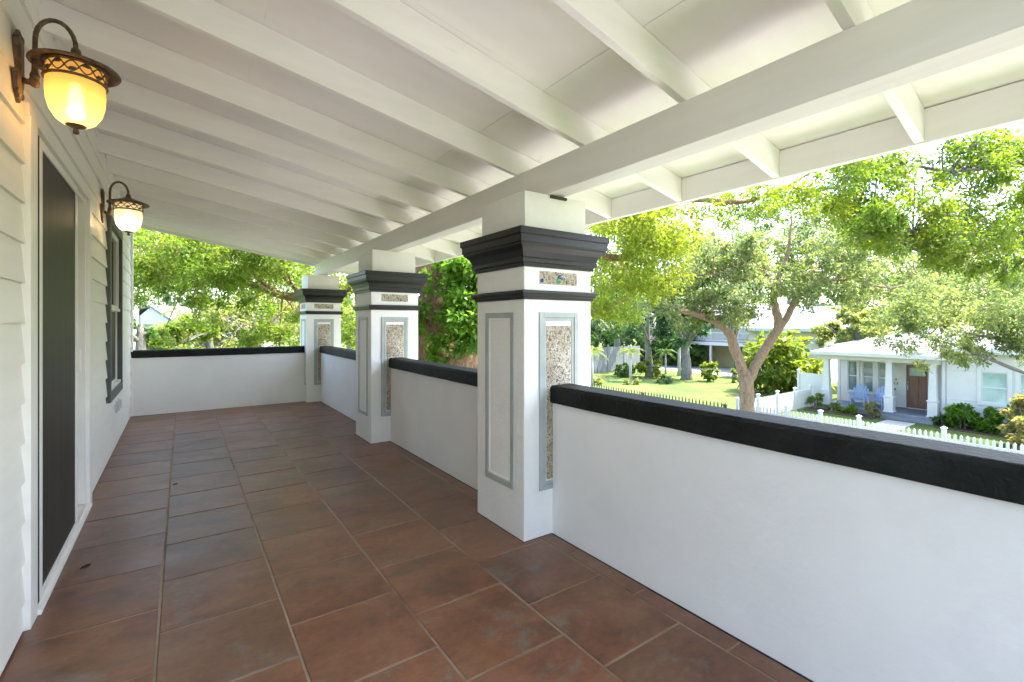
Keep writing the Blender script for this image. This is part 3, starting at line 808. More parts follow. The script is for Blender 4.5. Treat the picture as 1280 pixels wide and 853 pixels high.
def clump_points(clumps, per_m3=None):
    """clumps: (centre, radius xyz, count): uneven sprays of leaves, denser on little sub-clumps"""
    out = []; dirs = []
    for c, r, n in clumps:
        r = np.array(r if hasattr(r, '__len__') else (r, r, r * 0.75), float)
        k = max(4, int(n / 55))
        v = rng.normal(size=(k, 3)); v /= np.linalg.norm(v, axis=1, keepdims=True)
        rad = rng.uniform(0.25, 1.0, (k, 1)) ** 0.6
        sub = np.array(c)[None] + v * rad * r[None]
        idx = rng.integers(0, k, n)
        sp = rng.normal(size=(n, 3)) * (r[None] * 0.17 + 0.03)
        out.append(sub[idx] + sp)
        od = sp / (np.linalg.norm(sp, axis=1, keepdims=True) + 1e-6) * 0.7 + v[idx] * 0.5
        dirs.append(od)
    return np.concatenate(out), np.concatenate(dirs)

def crown_clumps(center, rad, k, rc, n, low=-0.7):
    """k clumps spread through an ellipsoid shell"""
    out = []
    for i in range(k):
        while True:
            v = rng.normal(size=3); v /= np.linalg.norm(v)
            if v[2] > low: break
        q = rng.uniform(0.45, 1.0) ** 0.5
        out.append((np.array(center) + v * np.array(rad) * q, rc * rng.uniform(0.6, 1.3), int(n * rng.uniform(0.6, 1.3))))
    return out

def limb_tubes(mb, limbs, n=8, wob=0.03):
    for L in limbs:
        sp = spline([(*p[:3], p[3]) for p in L], 6)
        pts = [(q[0] + random.uniform(-wob, wob) * q[3] * 4, q[1] + random.uniform(-wob, wob) * q[3] * 4, q[2]) for q in sp]
        mb.tube(pts, [max(0.006, q[3] * random.uniform(0.94, 1.06)) for q in sp], n)

def twigs_to(mb, limbs, clumps, r=0.022, prob=1.0):
    nodes = np.array([q[:3] for L in limbs for q in spline([(*p[:3], p[3]) for p in L], 5)])
    for c, rr, n in clumps:
        if random.random() > prob: continue
        c = np.array(c, float)
        dd = np.linalg.norm(nodes - c[None], axis=1); j = int(np.argmin(dd))
        a = nodes[j]
        if dd[j] < 0.15: continue
        mid = (a + c) / 2 + np.array([0, 0, 0.10 * dd[j]]) + rng.normal(size=3) * 0.06 * dd[j]
        sp = spline([(*a, r), (*mid, r * 0.7), (*c, r * 0.35)], 4)
        mb.tube([q[:3] for q in sp], [max(0.004, q[3]) for q in sp], 5)
        for _ in range(3):
            e = c + rng.normal(size=3) * (np.mean(rr) * 0.7)
            mb.tube([c, (c + e) / 2 + rng.normal(size=3) * 0.05, e], [r * 0.4, r * 0.3, 0.004], 4)

def tree(name, label, cat, base, limbs, clumps, leaf, bark, size, group=None, twig=0.022, aspect=0.5, prob=1.0, extra=None):
    """limbs / clumps in world coordinates; parts trunk and crown"""
    base = Vector(base)
    root = thing(name, label, cat, base, 0, group)
    mb = MB()
    limb_tubes(mb, limbs, 10)
    twigs_to(mb, limbs, clumps, twig, prob)
    mb.v = [(v[0] - base.x, v[1] - base.y, v[2] - base.z) for v in mb.v]
    mb.build('trunk', bark, root, smooth=True)
    leaves('crown', leaf, root, clump_points(clumps), size, base, aspect)
    for (nm, mt, cl, sz) in (extra or []):
        leaves(nm, mt, root, clump_points(cl), sz, base, aspect)
    return root

def region(x0, x1, y0, y1, d0, d1, k, rc, n):
    """k clumps scattered through a slab of crown, given by where it hangs in view and how far off"""
    out = []
    for i in range(k):
        d = random.uniform(d0, d1)
        p = at(random.uniform(x0, x1), random.uniform(y0, y1), d)
        out.append((np.array(p), rc * random.uniform(0.6, 1.3), int(n * random.uniform(0.6, 1.3))))
    return out

def W(x, y, d, r): p = at(x, y, d); return (p.x, p.y, p.z, r)
def gp(x, d):
    p = at(x, 404, d); return (p.x, p.y, G)

# --- the big oak just beyond the parapet, its crown arching over the porch
b1 = at(548, 404, 8.6)
trunkL = [(b1.x + 0.15, b1.y, G - 0.1, 0.62), W(543, 500, 8.6, 0.50), W(540, 440, 8.6, 0.43), W(549, 370, 8.6, 0.40), W(556, 320, 8.6, 0.38), W(560, 240, 8.7, 0.34), W(575, 120, 9.2, 0.26)]
limbs = [trunkL,
         [(b1.x + 0.35, b1.y - 0.1, G - 0.1, 0.5), W(560, 500, 8.3, 0.34), W(585, 452, 8.2, 0.28), W(622, 418, 8.4, 0.2), W(690, 395, 9.2, 0.11), W(760, 383, 10, 0.055), W(800, 362, 11, 0.03)],
         [W(556, 330, 8.6, 0.26), W(500, 340, 9.4, 0.16), W(430, 362, 10.2, 0.12), W(370, 372, 10.8, 0.095), W(330, 362, 11.0, 0.075), W(296, 348, 11.4, 0.05), W(250, 330, 12, 0.03)],
         [W(345, 366, 10.9, 0.06), W(320, 345, 11.2, 0.045), W(290, 310, 11.6, 0.03), W(240, 290, 12, 0.02)],
         [W(380, 372, 10.7, 0.06), W(355, 345, 11.0, 0.045), W(340, 310, 11.4, 0.03)],
         [W(560, 240, 8.7, 0.30), W(660, 290, 8.9, 0.13), W(760, 322, 9.4, 0.075), W(800, 312, 9.8, 0.055), W(840, 300, 10.2, 0.035)],
         [W(575, 150, 9.0, 0.2), W(720, 215, 9.4, 0.12), W(800, 262, 10.0, 0.075), W(860, 250, 10.2, 0.06), W(930, 252, 10.8, 0.05), W(980, 235, 11.4, 0.04), W(1030, 205, 12, 0.03)],
         [W(850, 252, 10.2, 0.05), W(900, 240, 10.4, 0.04), W(950, 215, 10.6, 0.03)]]
near = region(160, 375, 285, 352, 10.0, 13.5, 66, 0.52, 620) + region(160, 300, 330, 380, 10.5, 13.0, 15, 0.36, 300) + region(110, 200, 280, 320, 11.5, 13.5, 6, 0.5, 380)
near += region(300, 380, 375, 428, 9.5, 11.5, 13, 0.33, 300) + region(330, 375, 340, 370, 10, 12, 4, 0.3, 120) + region(160, 320, 395, 425, 11, 13, 5, 0.28, 150)
near += region(380, 455, 330, 440, 9.0, 11.5, 14, 0.42, 330)
ivy = region(563, 604, 325, 440, 7.55, 8.0, 26, 0.25, 300) + region(517, 528, 380, 445, 7.9, 8.3, 4, 0.14, 80) + region(545, 575, 318, 345, 7.8, 8.1, 4, 0.18, 110) + region(528, 560, 428, 455, 7.9, 8.1, 4, 0.15, 80) + region(552, 570, 350, 430, 7.85, 8.05, 8, 0.12, 70) + region(524, 534, 340, 375, 7.95, 8.1, 3, 0.10, 45)
gold = region(740, 850, 250, 330, 8.5, 11.5, 40, 0.5, 430) + region(742, 800, 330, 415, 9.0, 11.0, 15, 0.40, 330) + region(795, 860, 290, 375, 9.5, 12.0, 15, 0.42, 260)
gold += region(850, 1050, 228, 272, 9.5, 12.0, 32, 0.42, 270)
tree('oak_tree', 'massive brown oak trunk thick with bright green leaves, close beyond the parapet between two pillars', 'tree', (b1.x, b1.y, G), limbs, near, M['leaf_near'], M['bark_dark'], 0.08, prob=0.7,
     extra=[('trunk_foliage', M['leaf_ivy'], ivy, 0.10), ('side_crown', M['leaf_gold'], gold, 0.075)])

# --- tree outside the frame on the right, boughs reaching in
b3 = (14.9, 0.4, G)
limbs = [[(*b3[:2], G - 0.1, 0.34), (14.7, 0.4, -1.2, 0.30), (14.2, 0.6, 0.8, 0.26), (13.4, 0.9, 3.0, 0.2), (12.4, 1.6, 5.0, 0.12)],
         [(14.4, 0.5, 0.3, 0.10), W(1300, 470, 12.6, 0.06), W(1239, 450, 12.6, 0.042), W(1196, 432, 12.8, 0.034), W(1165, 425, 13.0, 0.025), W(1120, 405, 13.2, 0.014)],
         [(13.9, 0.7, 1.4, 0.09), W(1290, 425, 12.6, 0.05), W(1215, 418, 13, 0.036), W(1160, 402, 13.2, 0.03), W(1135, 382, 13.4, 0.022), W(1100, 350, 13.6, 0.012)],
         [(13.4, 0.9, 3.0, 0.14), W(1300, 290, 10.4, 0.07), W(1240, 300, 10.2, 0.045), W(1190, 308, 10.2, 0.03), W(1140, 312, 10.2, 0.015)],
         [(12.8, 1.3, 4.2, 0.12), W(1270, 205, 10.2, 0.06), W(1190, 215, 10.4, 0.04), W(1140, 208, 10.6, 0.03), W(1085, 222, 10.8, 0.015)]]
up = region(1055, 1300, 178, 305, 9.0, 11.5, 84, 0.42, 420) + region(1160, 1300, 290, 345, 9.5, 11.5, 20, 0.4, 280) + region(1180, 1400, 120, 200, 10, 12, 6, 0.5, 260)
lo = region(1090, 1290, 335, 425, 12, 14.5, 46, 0.46, 290) + region(1110, 1290, 380, 440, 12, 13.5, 30, 0.3, 230) + region(1180, 1300, 405, 452, 12.2, 13.4, 16, 0.27, 210) + region(1150, 1215, 425, 462, 12.4, 13.2, 7, 0.27, 150)
tree('leafy_tree', 'leafy boughs of bright green hanging in from the right edge under the roof', 'tree', b3, limbs, up, M['leaf_near'], M['bark_grey'], 0.082, prob=0.8,
     extra=[('lower_crown', M['leaf_oak'], lo, 0.08)])

# --- live oak across the street
d2 = 18.6
b2 = at(934, 404, d2)
limbs = [[(b2.x, b2.y, G - 0.1, 0.36), W(934, 535, d2, 0.30), W(934, 505, d2, 0.275), W(933, 480, d2, 0.27), W(930, 462, d2, 0.25)],
         [W(933, 478, d2, 0.22), W(925, 455, d2, 0.20), W(917, 432, d2, 0.18), W(910, 415, d2, 0.165), W(893, 402, d2, 0.13), W(870, 393, d2 - 0.5, 0.11), W(838, 384, d2 - 1, 0.10), W(822, 372, d2 - 1.2, 0.075), W(800, 352, d2 - 1.5, 0.05), W(770, 330, d2 - 2, 0.03)],
         [W(934, 480, d2, 0.20), W(946, 455, d2, 0.18), W(962, 428, d2, 0.175), W(973, 408, d2, 0.165), W(970, 388, d2, 0.14), W(967, 368, d2, 0.13), W(972, 350, d2, 0.10), W(985, 315, d2, 0.06), W(990, 270, d2, 0.03)],
         [W(974, 410, d2, 0.14), W(983, 398, d2, 0.12), W(994, 375, d2, 0.11), W(1003, 355, d2, 0.09), W(1030, 325, d2 + 0.5, 0.06), W(1070, 300, d2 + 1, 0.035)],
         [W(967, 368, d2, 0.08), W(960, 345, d2 - 0.3, 0.06), W(935, 332, d2 - 0.8, 0.05), W(905, 340, d2 - 1.2, 0.035), W(880, 345, d2 - 1.5, 0.02)],
         [W(962, 348, d2, 0.05), W(940, 322, d2 + 0.5, 0.04), W(915, 312, d2 + 1, 0.03), W(890, 300, d2 + 1, 0.018)],
         [W(838, 384, d2 - 1, 0.06), W(815, 388, d2 - 1.2, 0.04), W(785, 378, d2 - 1.4, 0.025)],
         [W(917, 425, d2, 0.09), W(922, 408, d2 + 0.2, 0.08), W(920, 398, d2 + 0.3, 0.06), W(905, 380, d2 + 0.4, 0.03)],
         [W(1003, 355, d2, 0.07), W(1060, 350, d2 - 0.5, 0.05), W(1110, 360, d2 - 1, 0.03), W(1150, 350, d2 - 1, 0.02)]]
oak = region(810, 950, 300, 392, 16.5, 20, 60, 0.62, 330) + region(960, 1100, 300, 375, 17, 21, 56, 0.62, 300) + region(880, 1080, 255, 312, 17.5, 21.5, 26, 0.65, 190)
oak += region(1070, 1300, 280, 390, 17, 21, 50, 0.7, 280) + region(850, 925, 378, 412, 17, 19, 13, 0.4, 190)
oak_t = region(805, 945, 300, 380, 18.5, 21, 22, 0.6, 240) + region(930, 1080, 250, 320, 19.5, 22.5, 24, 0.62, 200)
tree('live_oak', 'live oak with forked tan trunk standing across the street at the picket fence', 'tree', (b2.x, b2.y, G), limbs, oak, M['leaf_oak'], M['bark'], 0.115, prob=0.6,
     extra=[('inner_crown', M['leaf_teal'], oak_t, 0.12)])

# --- generic tree
def plain_tree(name, label, x, d, ytop, ybot, wpx, leaf, bark, size, k, n, trunk_r=0.18, group='trees in the background', flat=1.0, aspect=0.6, base_d=None):
    base = gp(x, d)
    zt = at(x, ytop, d).z; zb = at(x, ybot, d).z
    rx = wpx / 2 / 592 * d
    c = (base[0], base[1], (zt + zb) / 2)
    cl = crown_clumps(c, (rx, rx * flat, (zt - zb) / 2), k, max(rx, (zt - zb) / 2) * 0.30, n)
    sx, sy = random.uniform(-0.3, 0.3), random.uniform(-0.3, 0.3)
    limbs = [[(base[0], base[1], G - 0.1, trunk_r * 1.3), (base[0] + sx * 0.3, base[1] + sy * 0.3, G + (zb - G) * 0.5 + 0.2, trunk_r), (base[0] + sx, base[1] + sy, zb + 0.2 * (zt - zb), trunk_r * 0.8), (c[0] + sx, c[1] + sy, c[2] + 0.3 * (zt - zb), trunk_r * 0.25)]]
    for i in range(4):
        a = random.uniform(0, 6.28)
        limbs.append([(base[0] + sx, base[1] + sy, zb + 0.1 * (zt - zb), trunk_r * 0.5), (c[0] + math.cos(a) * rx * 0.4, c[1] + math.sin(a) * rx * 0.4, c[2] - 0.1 * (zt - zb), trunk_r * 0.3), (c[0] + math.cos(a) * rx * 0.8, c[1] + math.sin(a) * rx * 0.8, c[2] + 0.1 * (zt - zb), trunk_r * 0.1)])
    return tree(name, label, 'tree', base, limbs, cl, leaf, bark, size, group, trunk_r * 0.15, aspect, 0.5)

def bush(name, label, x, d, ytop, wpx, leaf, size, k, n, cat='bush', depth=1.0, aspect=0.6, group=None, base_z=None):
    base = gp(x, d); zt = at(x, ytop, d).z
    rx = wpx / 2 / 592 * d
    h = zt - G
    cl = crown_clumps((base[0], base[1], G + h * 0.48), (rx * 0.85, rx * 0.85 * depth, h * 0.46), k, max(0.12, min(rx, h) * 0.30), n, low=-0.95)
    limbs = []
    for i in range(6):
        a = random.uniform(0, 6.28); q = random.uniform(0.3, 0.7)
        limbs.append([(base[0] + 0.1 * math.cos(a), base[1] + 0.1 * math.sin(a), G - 0.05, 0.03), (base[0] + q * 0.5 * rx * math.cos(a), base[1] + q * 0.5 * rx * math.sin(a), G + h * 0.4, 0.022), (base[0] + q * rx * math.cos(a), base[1] + q * rx * math.sin(a), G + h * 0.75, 0.01)])
    root = thing(name, label, cat, base, 0, group)
    mb = MB(); limb_tubes(mb, limbs, 6); mb.v = [(v[0] - base[0], v[1] - base[1], v[2] - G) for v in mb.v]
    mb.build('stem', M['bark_grey'], root, smooth=True)
    leaves('foliage', leaf, root, clump_points(cl), size, base, aspect)
    return root

L = M
# far left
plain_tree('pale_tree', 'pale yellow-green tree beyond the end wall, left of the farthest pillar', 335, 24, 372, 452, 150, L['leaf_pale'], M['bark_grey'], 0.16, 40, 190)
plain_tree('pale_tree', 'pale yellow-green tree beyond the middle of the end wall', 262, 21, 385, 450, 110, L['leaf_pale'], M['bark_grey'], 0.15, 34, 190)
plain_tree('lime_tree', 'low lime green tree beyond the end wall, right of the gabled house', 226, 18, 402, 450, 70, L['leaf_lime'], M['bark_grey'], 0.14, 22, 170)
plain_tree('bluish_tree', 'bluish green tree behind the pale trees beyond the end wall', 240, 42, 366, 430, 90, L['leaf_teal'], M['bark_grey'], 0.28, 26, 150)
plain_tree('shade_tree', 'dark red-green small tree beside the gabled house at the house corner', 172, 16, 398, 432, 34, L['leaf_mid'], M['bark_grey'], 0.11, 12, 120)
plain_tree('pale_tree', 'pale tree far behind the farthest pillar', 420, 30, 350, 450, 120, L['leaf_pale'], M['bark_grey'], 0.2, 30, 160)
plain_tree('street_tree', 'green tree seen low between the middle and farthest pillars', 470, 22, 330, 455, 110, L['leaf_near'], M['bark_grey'], 0.16, 30, 160)
# across the street, left to right
plain_tree('dark_tree', 'blue-green tree with grey trunk standing in the lawn before the apartment', 858, 36, 372, 442, 66, L['leaf_teal'], M['bark_grey'], 0.22, 26, 170, 0.36)
plain_tree('dark_tree', 'blue-green tree behind the two small palms', 812, 38, 376, 440, 64, L['leaf_teal'], M['bark_grey'], 0.22, 24, 160, 0.3)
plain_tree('dark_tree', 'leafy green tree by the grey wooden fence beside the nearest pillar', 770, 44, 360, 432, 84, L['leaf_mid'], M['bark_grey'], 0.25, 26, 150, 0.3)
plain_tree('tall_tree', 'tall pale green tree behind the tan apartment', 880, 58, 330, 425, 150, L['leaf_oak'], M['bark_grey'], 0.36, 36, 170, 0.4)
plain_tree('tall_tree', 'tall olive tree behind the white roofed house', 985, 56, 345, 415, 120, L['leaf_teal'], M['bark_grey'], 0.36, 30, 140, 0.4)
plain_tree('pale_tree', 'pale hazy tree rising behind the bungalow porch roof', 1066, 31, 386, 440, 78, L['leaf_pale'], M['bark_grey'], 0.26, 30, 160, 0.3)
plain_tree('tall_tree', 'green tree behind the bungalow roof above the brown door', 1130, 48, 345, 420, 120, L['leaf_mid'], M['bark_grey'], 0.3, 32, 160, 0.35)
plain_tree('tall_tree', 'broad green tree behind the right end of the bungalow', 1220, 46, 330, 430, 150, L['leaf_oak'], M['bark_grey'], 0.3, 38, 170, 0.35)
plain_tree('tall_tree', 'tall green tree far beyond the right edge of the bungalow', 1330, 46, 300, 430, 170, L['leaf_mid'], M['bark_grey'], 0.3, 36, 160, 0.35)

plain_tree('far_tree', 'tall pale tree far off, seen above the grey wooden fence', 745, 60, 300, 430, 110, L['leaf_pale'], M['bark_grey'], 0.4, 34, 170, 0.4)
plain_tree('far_tree', 'high pale green tree far off behind the long limb of the forked oak', 830, 66, 285, 420, 130, L['leaf_pale'], M['bark_grey'], 0.42, 36, 170, 0.4)
plain_tree('far_tree', 'tallest hazy tree far off, behind the fork of the oak trunk', 930, 70, 265, 400, 150, L['leaf_pale'], M['bark_grey'], 0.42, 36, 150, 0.4)
plain_tree('far_tree', 'high green tree far off behind the peak of the bungalow roof', 1050, 64, 275, 400, 160, L['leaf_oak'], M['bark_grey'], 0.4, 44, 180, 0.4)
plain_tree('far_tree', 'high pale tree far off above the brown bungalow door', 1150, 62, 270, 400, 160, L['leaf_pale'], M['bark_grey'], 0.4, 44, 180, 0.4)
plain_tree('far_tree', 'high green tree far off above the pale green bungalow window', 1250, 60, 260, 410, 170, L['leaf_oak'], M['bark_grey'], 0.4, 44, 180, 0.4)
for (x_, d_, yt_, w_, lf_, lb_) in ((742, 52, 408, 70, 'leaf_mid', 'bushy dark hedge mass behind the left end of the grey wooden fence'), (800, 50, 404, 80, 'leaf_teal', 'bushy hedge mass behind the right end of the grey wooden fence'), (852, 47, 412, 56, 'leaf_mid', 'bushy hedge mass left of the tan carport behind the grey trunk')):
    bush('background_hedge', lb_, x_, d_, yt_, w_, L[lf_], 0.3, 40, 150, 'hedge')
plain_tree('far_tree', 'dense tree far off behind the palms and the wooden fence', 800, 52, 345, 440, 120, L['leaf_teal'], M['bark_grey'], 0.32, 34, 180, 0.35)
plain_tree('far_tree', 'tall green tree far off beyond the far end of the porch', 300, 50, 300, 440, 200, L['leaf_oak'], M['bark_grey'], 0.34, 44, 190, 0.35)
plain_tree('far_tree', 'tall green tree far off seen between the farthest and middle pillars', 440, 46, 300, 450, 140, L['leaf_mid'], M['bark_grey'], 0.34, 40, 180, 0.35)
bush('ginger_bush', 'huge yellow-green broad leaved bush beyond the white side fence', 978, 29, 417, 98, L['leaf_lime'], 0.52, 75, 44, aspect=0.34)
bush('round_bush', 'round lime green bush in front of the tan carport', 886, 35, 453, 26, L['leaf_lime'], 0.2, 16, 70)
bush('green_shrub', 'rounded bright green shrub behind the palm in the lawn', 812, 37, 448, 36, L['leaf_lime'], 0.18, 18, 90)
bush('green_shrub', 'dark green shrub at the foot of the grey wooden fence', 782, 38, 453, 30, L['leaf_mid'], 0.18, 16, 80)
bush('spiky_grass', 'low dark tussock of spiky grass in the lawn', 832, 33.5, 470, 26, L['leaf_teal'], 0.30, 8, 90, aspect=0.12)
bush('spiky_grass', 'pale low tussock of spiky grass at the foot of the palm', 790, 33, 472, 22, L['leaf_pale'], 0.26, 7, 80, aspect=0.12)
bush('low_plant', 'little lime plant beside the forked oak trunk', 917, 34, 459, 10, L['leaf_lime'], 0.2, 5, 40, cat='plant')
bush('low_plant', 'small pale plant in the lawn at the nearest pillar edge', 748, 33, 472, 14, L['leaf_pale'], 0.2, 6, 50, cat='plant')

def palm(label, x, ybase, ytop, fr, leaf, rt=0.09):
    d = (EYE - G) * 592 / (ybase - 404)
    base = gp(x, d); zt = at(x, ytop, d).z
    root = thing('small_palm', label, 'palm', base)
    mb = MB(); mb.tube([(0, 0, -0.1), (0.03, 0.02, (zt - G) * 0.5), (0, 0, zt - G)], [rt * 1.3, rt, rt * 0.85], 10)
    mb.build('trunk', M['concrete'], root, smooth=True)
    pts = []
    mb = MB()
    for i in range(fr):
        a = 2 * math.pi * i / fr + random.uniform(-0.2, 0.2); el = random.uniform(0.15, 1.15); ln = random.uniform(0.9, 1.3)
        prev = None; P_ = []
        for k in range(9):
            u = k / 8
            r_ = ln * u * math.cos(el * (1 - 0.35 * u)); zz = zt - G + ln * (u * math.sin(el) - 0.75 * u * u)
            P_.append(Vector((r_ * math.cos(a), r_ * math.sin(a), zz)))
        side = Vector((-math.sin(a), math.cos(a), 0))
        mb.tube(P_, [0.014 - 0.0013 * k for k in range(9)], 4)
        for k in range(1, 9):
            for sg in (-1, 1):
                for j in (0, 0.5):
                    p0 = P_[k - 1].lerp(P_[k], j); w_ = 0.30 * math.sin(math.pi * (0.15 + 0.8 * (k - 1 + j) / 8))
                    dirn = (P_[k] - P_[k - 1]).normalized()
                    tip = p0 + side * sg * w_ + dirn * 0.12 - Vector((0, 0, 0.10 + 0.08 * random.random()))
                    mb.add([p0 - dirn * 0.02, p0 + dirn * 0.03, tip], [(0, 1, 2)])
    mb.build('fronds', leaf, root)
palm('small palm with golden fronds right beside the nearest pillar', 740, 482, 438, 15, M['leaf_gold'])
palm('small palm with green fronds and white trunk in the lawn', 788, 477, 440, 17, M['leaf_lime'])
palm('slim palm standing left of the grey tree trunk', 832, 468, 440, 12, M['leaf_mid'], 0.07)
palm('palm with brown trunk beside the grey tree trunk', 849, 470, 428, 12, M['leaf_mid'], 0.13)

# ================================================================== FENCES
def picket_fence(name, label, x0, y0, x1, y1, m, h, w, gap, posts=(), post_h=None, tip=0.06, thick=0.02, rails=(0.25, 0.72), cat='fence', solid=False):
    root = thing(name, label, cat, (x0, y0, G), math.atan2(y1 - y0, x1 - x0))
    Lg = math.hypot(x1 - x0, y1 - y0)
    mb = MB(); u = 0.0
    while u < Lg:
        a, b = u, min(u + w, Lg)
        c = (a + b) / 2
        vs = [(a, 0, 0.04), (b, 0, 0.04), (b, 0, h - tip), (c, 0, h), (a, 0, h - tip)]
        vs += [(v[0], thick, v[2]) for v in vs]
        mb.add(vs, [(0, 1, 2, 3, 4), (9, 8, 7, 6, 5), (0, 5, 6, 1), (1, 6, 7, 2), (2, 7, 8, 3), (3, 8, 9, 4), (4, 9, 5, 0)])
        u += w + gap
    mb.build('picket_panel', m, root)
    mb = MB()
    for r_ in rails: mb.box(0, thick + 0.001, r_ * h - 0.035, Lg, thick + 0.035, r_ * h + 0.035)
    mb.build('rail', m, root)
    for pu in posts:
        ph = post_h or h + 0.12
        mb = MB(); mb.box(pu - 0.055, -0.045, -0.1, pu + 0.055, 0.065, ph); mb.sqlathe(pu, 0.01, [(0.075, 0.075, ph), (0.075, 0.075, ph + 0.025), (0.01, 0.01, ph + 0.07)])
        mb.build('fence_post', m, root, 0.004)
    return root
picket_fence('picket_fence', 'white picket fence along the street before the bungalow lawn, left of its gate', 19.3, 10.95, 19.3, 7.8, M['vinyl'], 0.92, 0.075, 0.065, (0.06, 1.9, 3.1))
picket_fence('picket_gate', 'white picket gate across the bungalow front walkway', 19.32, 7.7, 19.32, 6.75, M['vinyl'], 0.90, 0.075, 0.05, cat='gate')
picket_fence('picket_fence', 'white picket fence along the street in front of the hedge, right of the gate', 19.3, 6.7, 19.3, -4.0, M['vinyl'], 0.92, 0.075, 0.065, (0.06, 2.3, 4.6, 6.9, 9.2))
picket_fence('side_fence', 'white picket side fence running back beside the forked oak to the bungalow', 19.4, 11.1, 26.6, 11.25, M['vinyl'], 0.95, 0.085, 0.045, (0.06, 1.8, 3.6, 5.4, 7.1))
picket_fence('iron_fence', 'low dark picket fence bordering the sunny lawn', 18.75, 11.2, 18.75, 24.5, M['dark_iron'], 0.95, 0.055, 0.12, (0.05, 4.4, 8.8, 13.2), post_h=0.84, tip=0.10)
picket_fence('privacy_panel', 'solid white vinyl privacy panel at the left corner of the bungalow', 26.85, 12.0, 26.85, 10.75, M['vinyl'], 1.68, 0.18, 0.002, (0.03, 1.2), tip=0.0)
gf = at(752, 404, 42); 
picket_fence('wooden_fence', 'weathered grey wooden board fence behind the small palms', *at(735, 404, 40)[:2], *at(800, 404, 44)[:2], M['old_wood'], 2.2, 0.14, 0.01, (0.1, 2.5, 4.6), tip=0.0)

# ================================================================== BUNGALOW
bung = thing('bungalow', 'white bungalow with columned front porch and brown door across the street', 'house', (26.6, 6.1, G))
BO = Vector((26.6, 6.1, G))
def bb(mb, name, m, parent=None, bevel=0):
    mb.v = [(v[0] - BO.x, v[1] - BO.y, v[2] - BO.z) for v in mb.v]
    return mb.build(name, m, parent or bung, bevel)
def laps(mb, axis, face, a0, a1, z0, z1, holes, ex=0.15):
    z = z0
    while z < z1 - 0.001:
        zb = min(z + ex, z1)
        cuts = sorted({z, zb} | {h for ho in holes for h in (ho[2], ho[3]) if z < h < zb})
        for a, b in zip(cuts[:-1], cuts[1:]):
            segs = [(a0, a1)]
            for h0, h1, hz0, hz1 in holes:
                if b > hz0 + 1e-6 and a < hz1 - 1e-6:
                    ns = []
                    for s0, s1 in segs:
                        if h1 <= s0 or h0 >= s1: ns.append((s0, s1)); continue
                        if h0 > s0: ns.append((s0, h0))
                        if h1 < s1: ns.append((h1, s1))
                    segs = ns
            for s0, s1 in segs:
                mb.hexa([(face - 0.022, s0, a), (face + 0.1, s0, a), (face + 0.1, s1, a), (face - 0.022, s1, a), (face - 0.004, s0, b), (face + 0.1, s0, b), (face + 0.1, s1, b), (face - 0.004, s1, b)])
        z += ex
DK = G + 0.25; EV = -0.22
wins_back = [(9.83, 10.24), (9.14, 9.58), (8.50, 8.93)]
WB0, WB1 = -2.2, -0.66
doorY = (7.03, 7.82)
holes = [(y0 - 0.02, y1 + 0.02, WB0 - 0.02, WB1 + 0.02) for y0, y1 in wins_back] + [(doorY[0] - 0.02, doorY[1] + 0.02, DK - 0.1, -0.70)]
mb = MB(); laps(mb, 'x', 28.4, 6.1, 10.7, DK, EV, holes); 
RW = [(4.16, 4.90), (3.02, 3.83)]; RW0, RW1 = -1.92, -0.70
holesR = [(y0 - 0.02, y1 + 0.02, RW0 - 0.02, RW1 + 0.02) for y0, y1 in RW]
laps(mb, 'x', 26.6, -6.0, 5.98, G + 0.35, EV + 0.32, holesR)
mb.box(26.701, 6.0, G + 0.35, 28.39, 6.1, EV)
mb.box(28.51, -6, G, 37, 10.69, EV - 0.005); mb.box(26.71, -6, G, 28.6, 5.97, EV + 0.31)
bb(mb, 'siding', M['bungalow'])
mb = MB(); mb.box(26.63, -6, G - 0.1, 26.75, 6.08, G + 0.349); bb(mb, 'foundation', M['concrete'])
mb = MB()
mb.box(26.57, 6.0, G + 0.35, 26.70, 6.13, EV); bb(mb, 'corner_board', M['vinyl'], None, 0.004)
mb = MB(); mb.box(28.36, 10.6, DK, 28.50, 10.73, EV)
bb(mb, 'corner_board', M['vinyl'], None, 0.004)
mb = MB(); mb.box(26.25, 6.14, G - 0.1, 28.39, 10.72, DK)
mb.box(25.93, 6.25, G - 0.1, 26.249, 8.1, G + 0.14)
bb(mb, 'porch_deck', M['grey_deck'], None, 0.01)
for i, cy in enumerate((10.48, 7.92, 6.38)):
    mb = MB(); cx = 26.5
    mb.sqlathe(cx, cy, [(0.20, 0.20, DK), (0.20, 0.20, DK + 0.06), (0.17, 0.17, DK + 0.065), (0.17, 0.17, DK + 0.66), (0.20, 0.20, DK + 0.665), (0.20, 0.20, DK + 0.72)])
    mb.sqlathe(cx, cy, [(0.145, 0.145, DK + 0.721), (0.11, 0.11, EV - 0.34), (0.14, 0.14, EV - 0.335), (0.14, 0.14, EV - 0.281)])
    bb(mb, 'column', M['vinyl'], None, 0.006)
mb = MB(); mb.box(26.36, 6.14, EV - 0.28, 26.64, 10.75, EV - 0.001); mb.box(26.641, 10.5, EV - 0.28, 28.38, 10.74, EV - 0.002)
bb(mb, 'porch_beam', M['vinyl'], None, 0.006)
mb = MB()
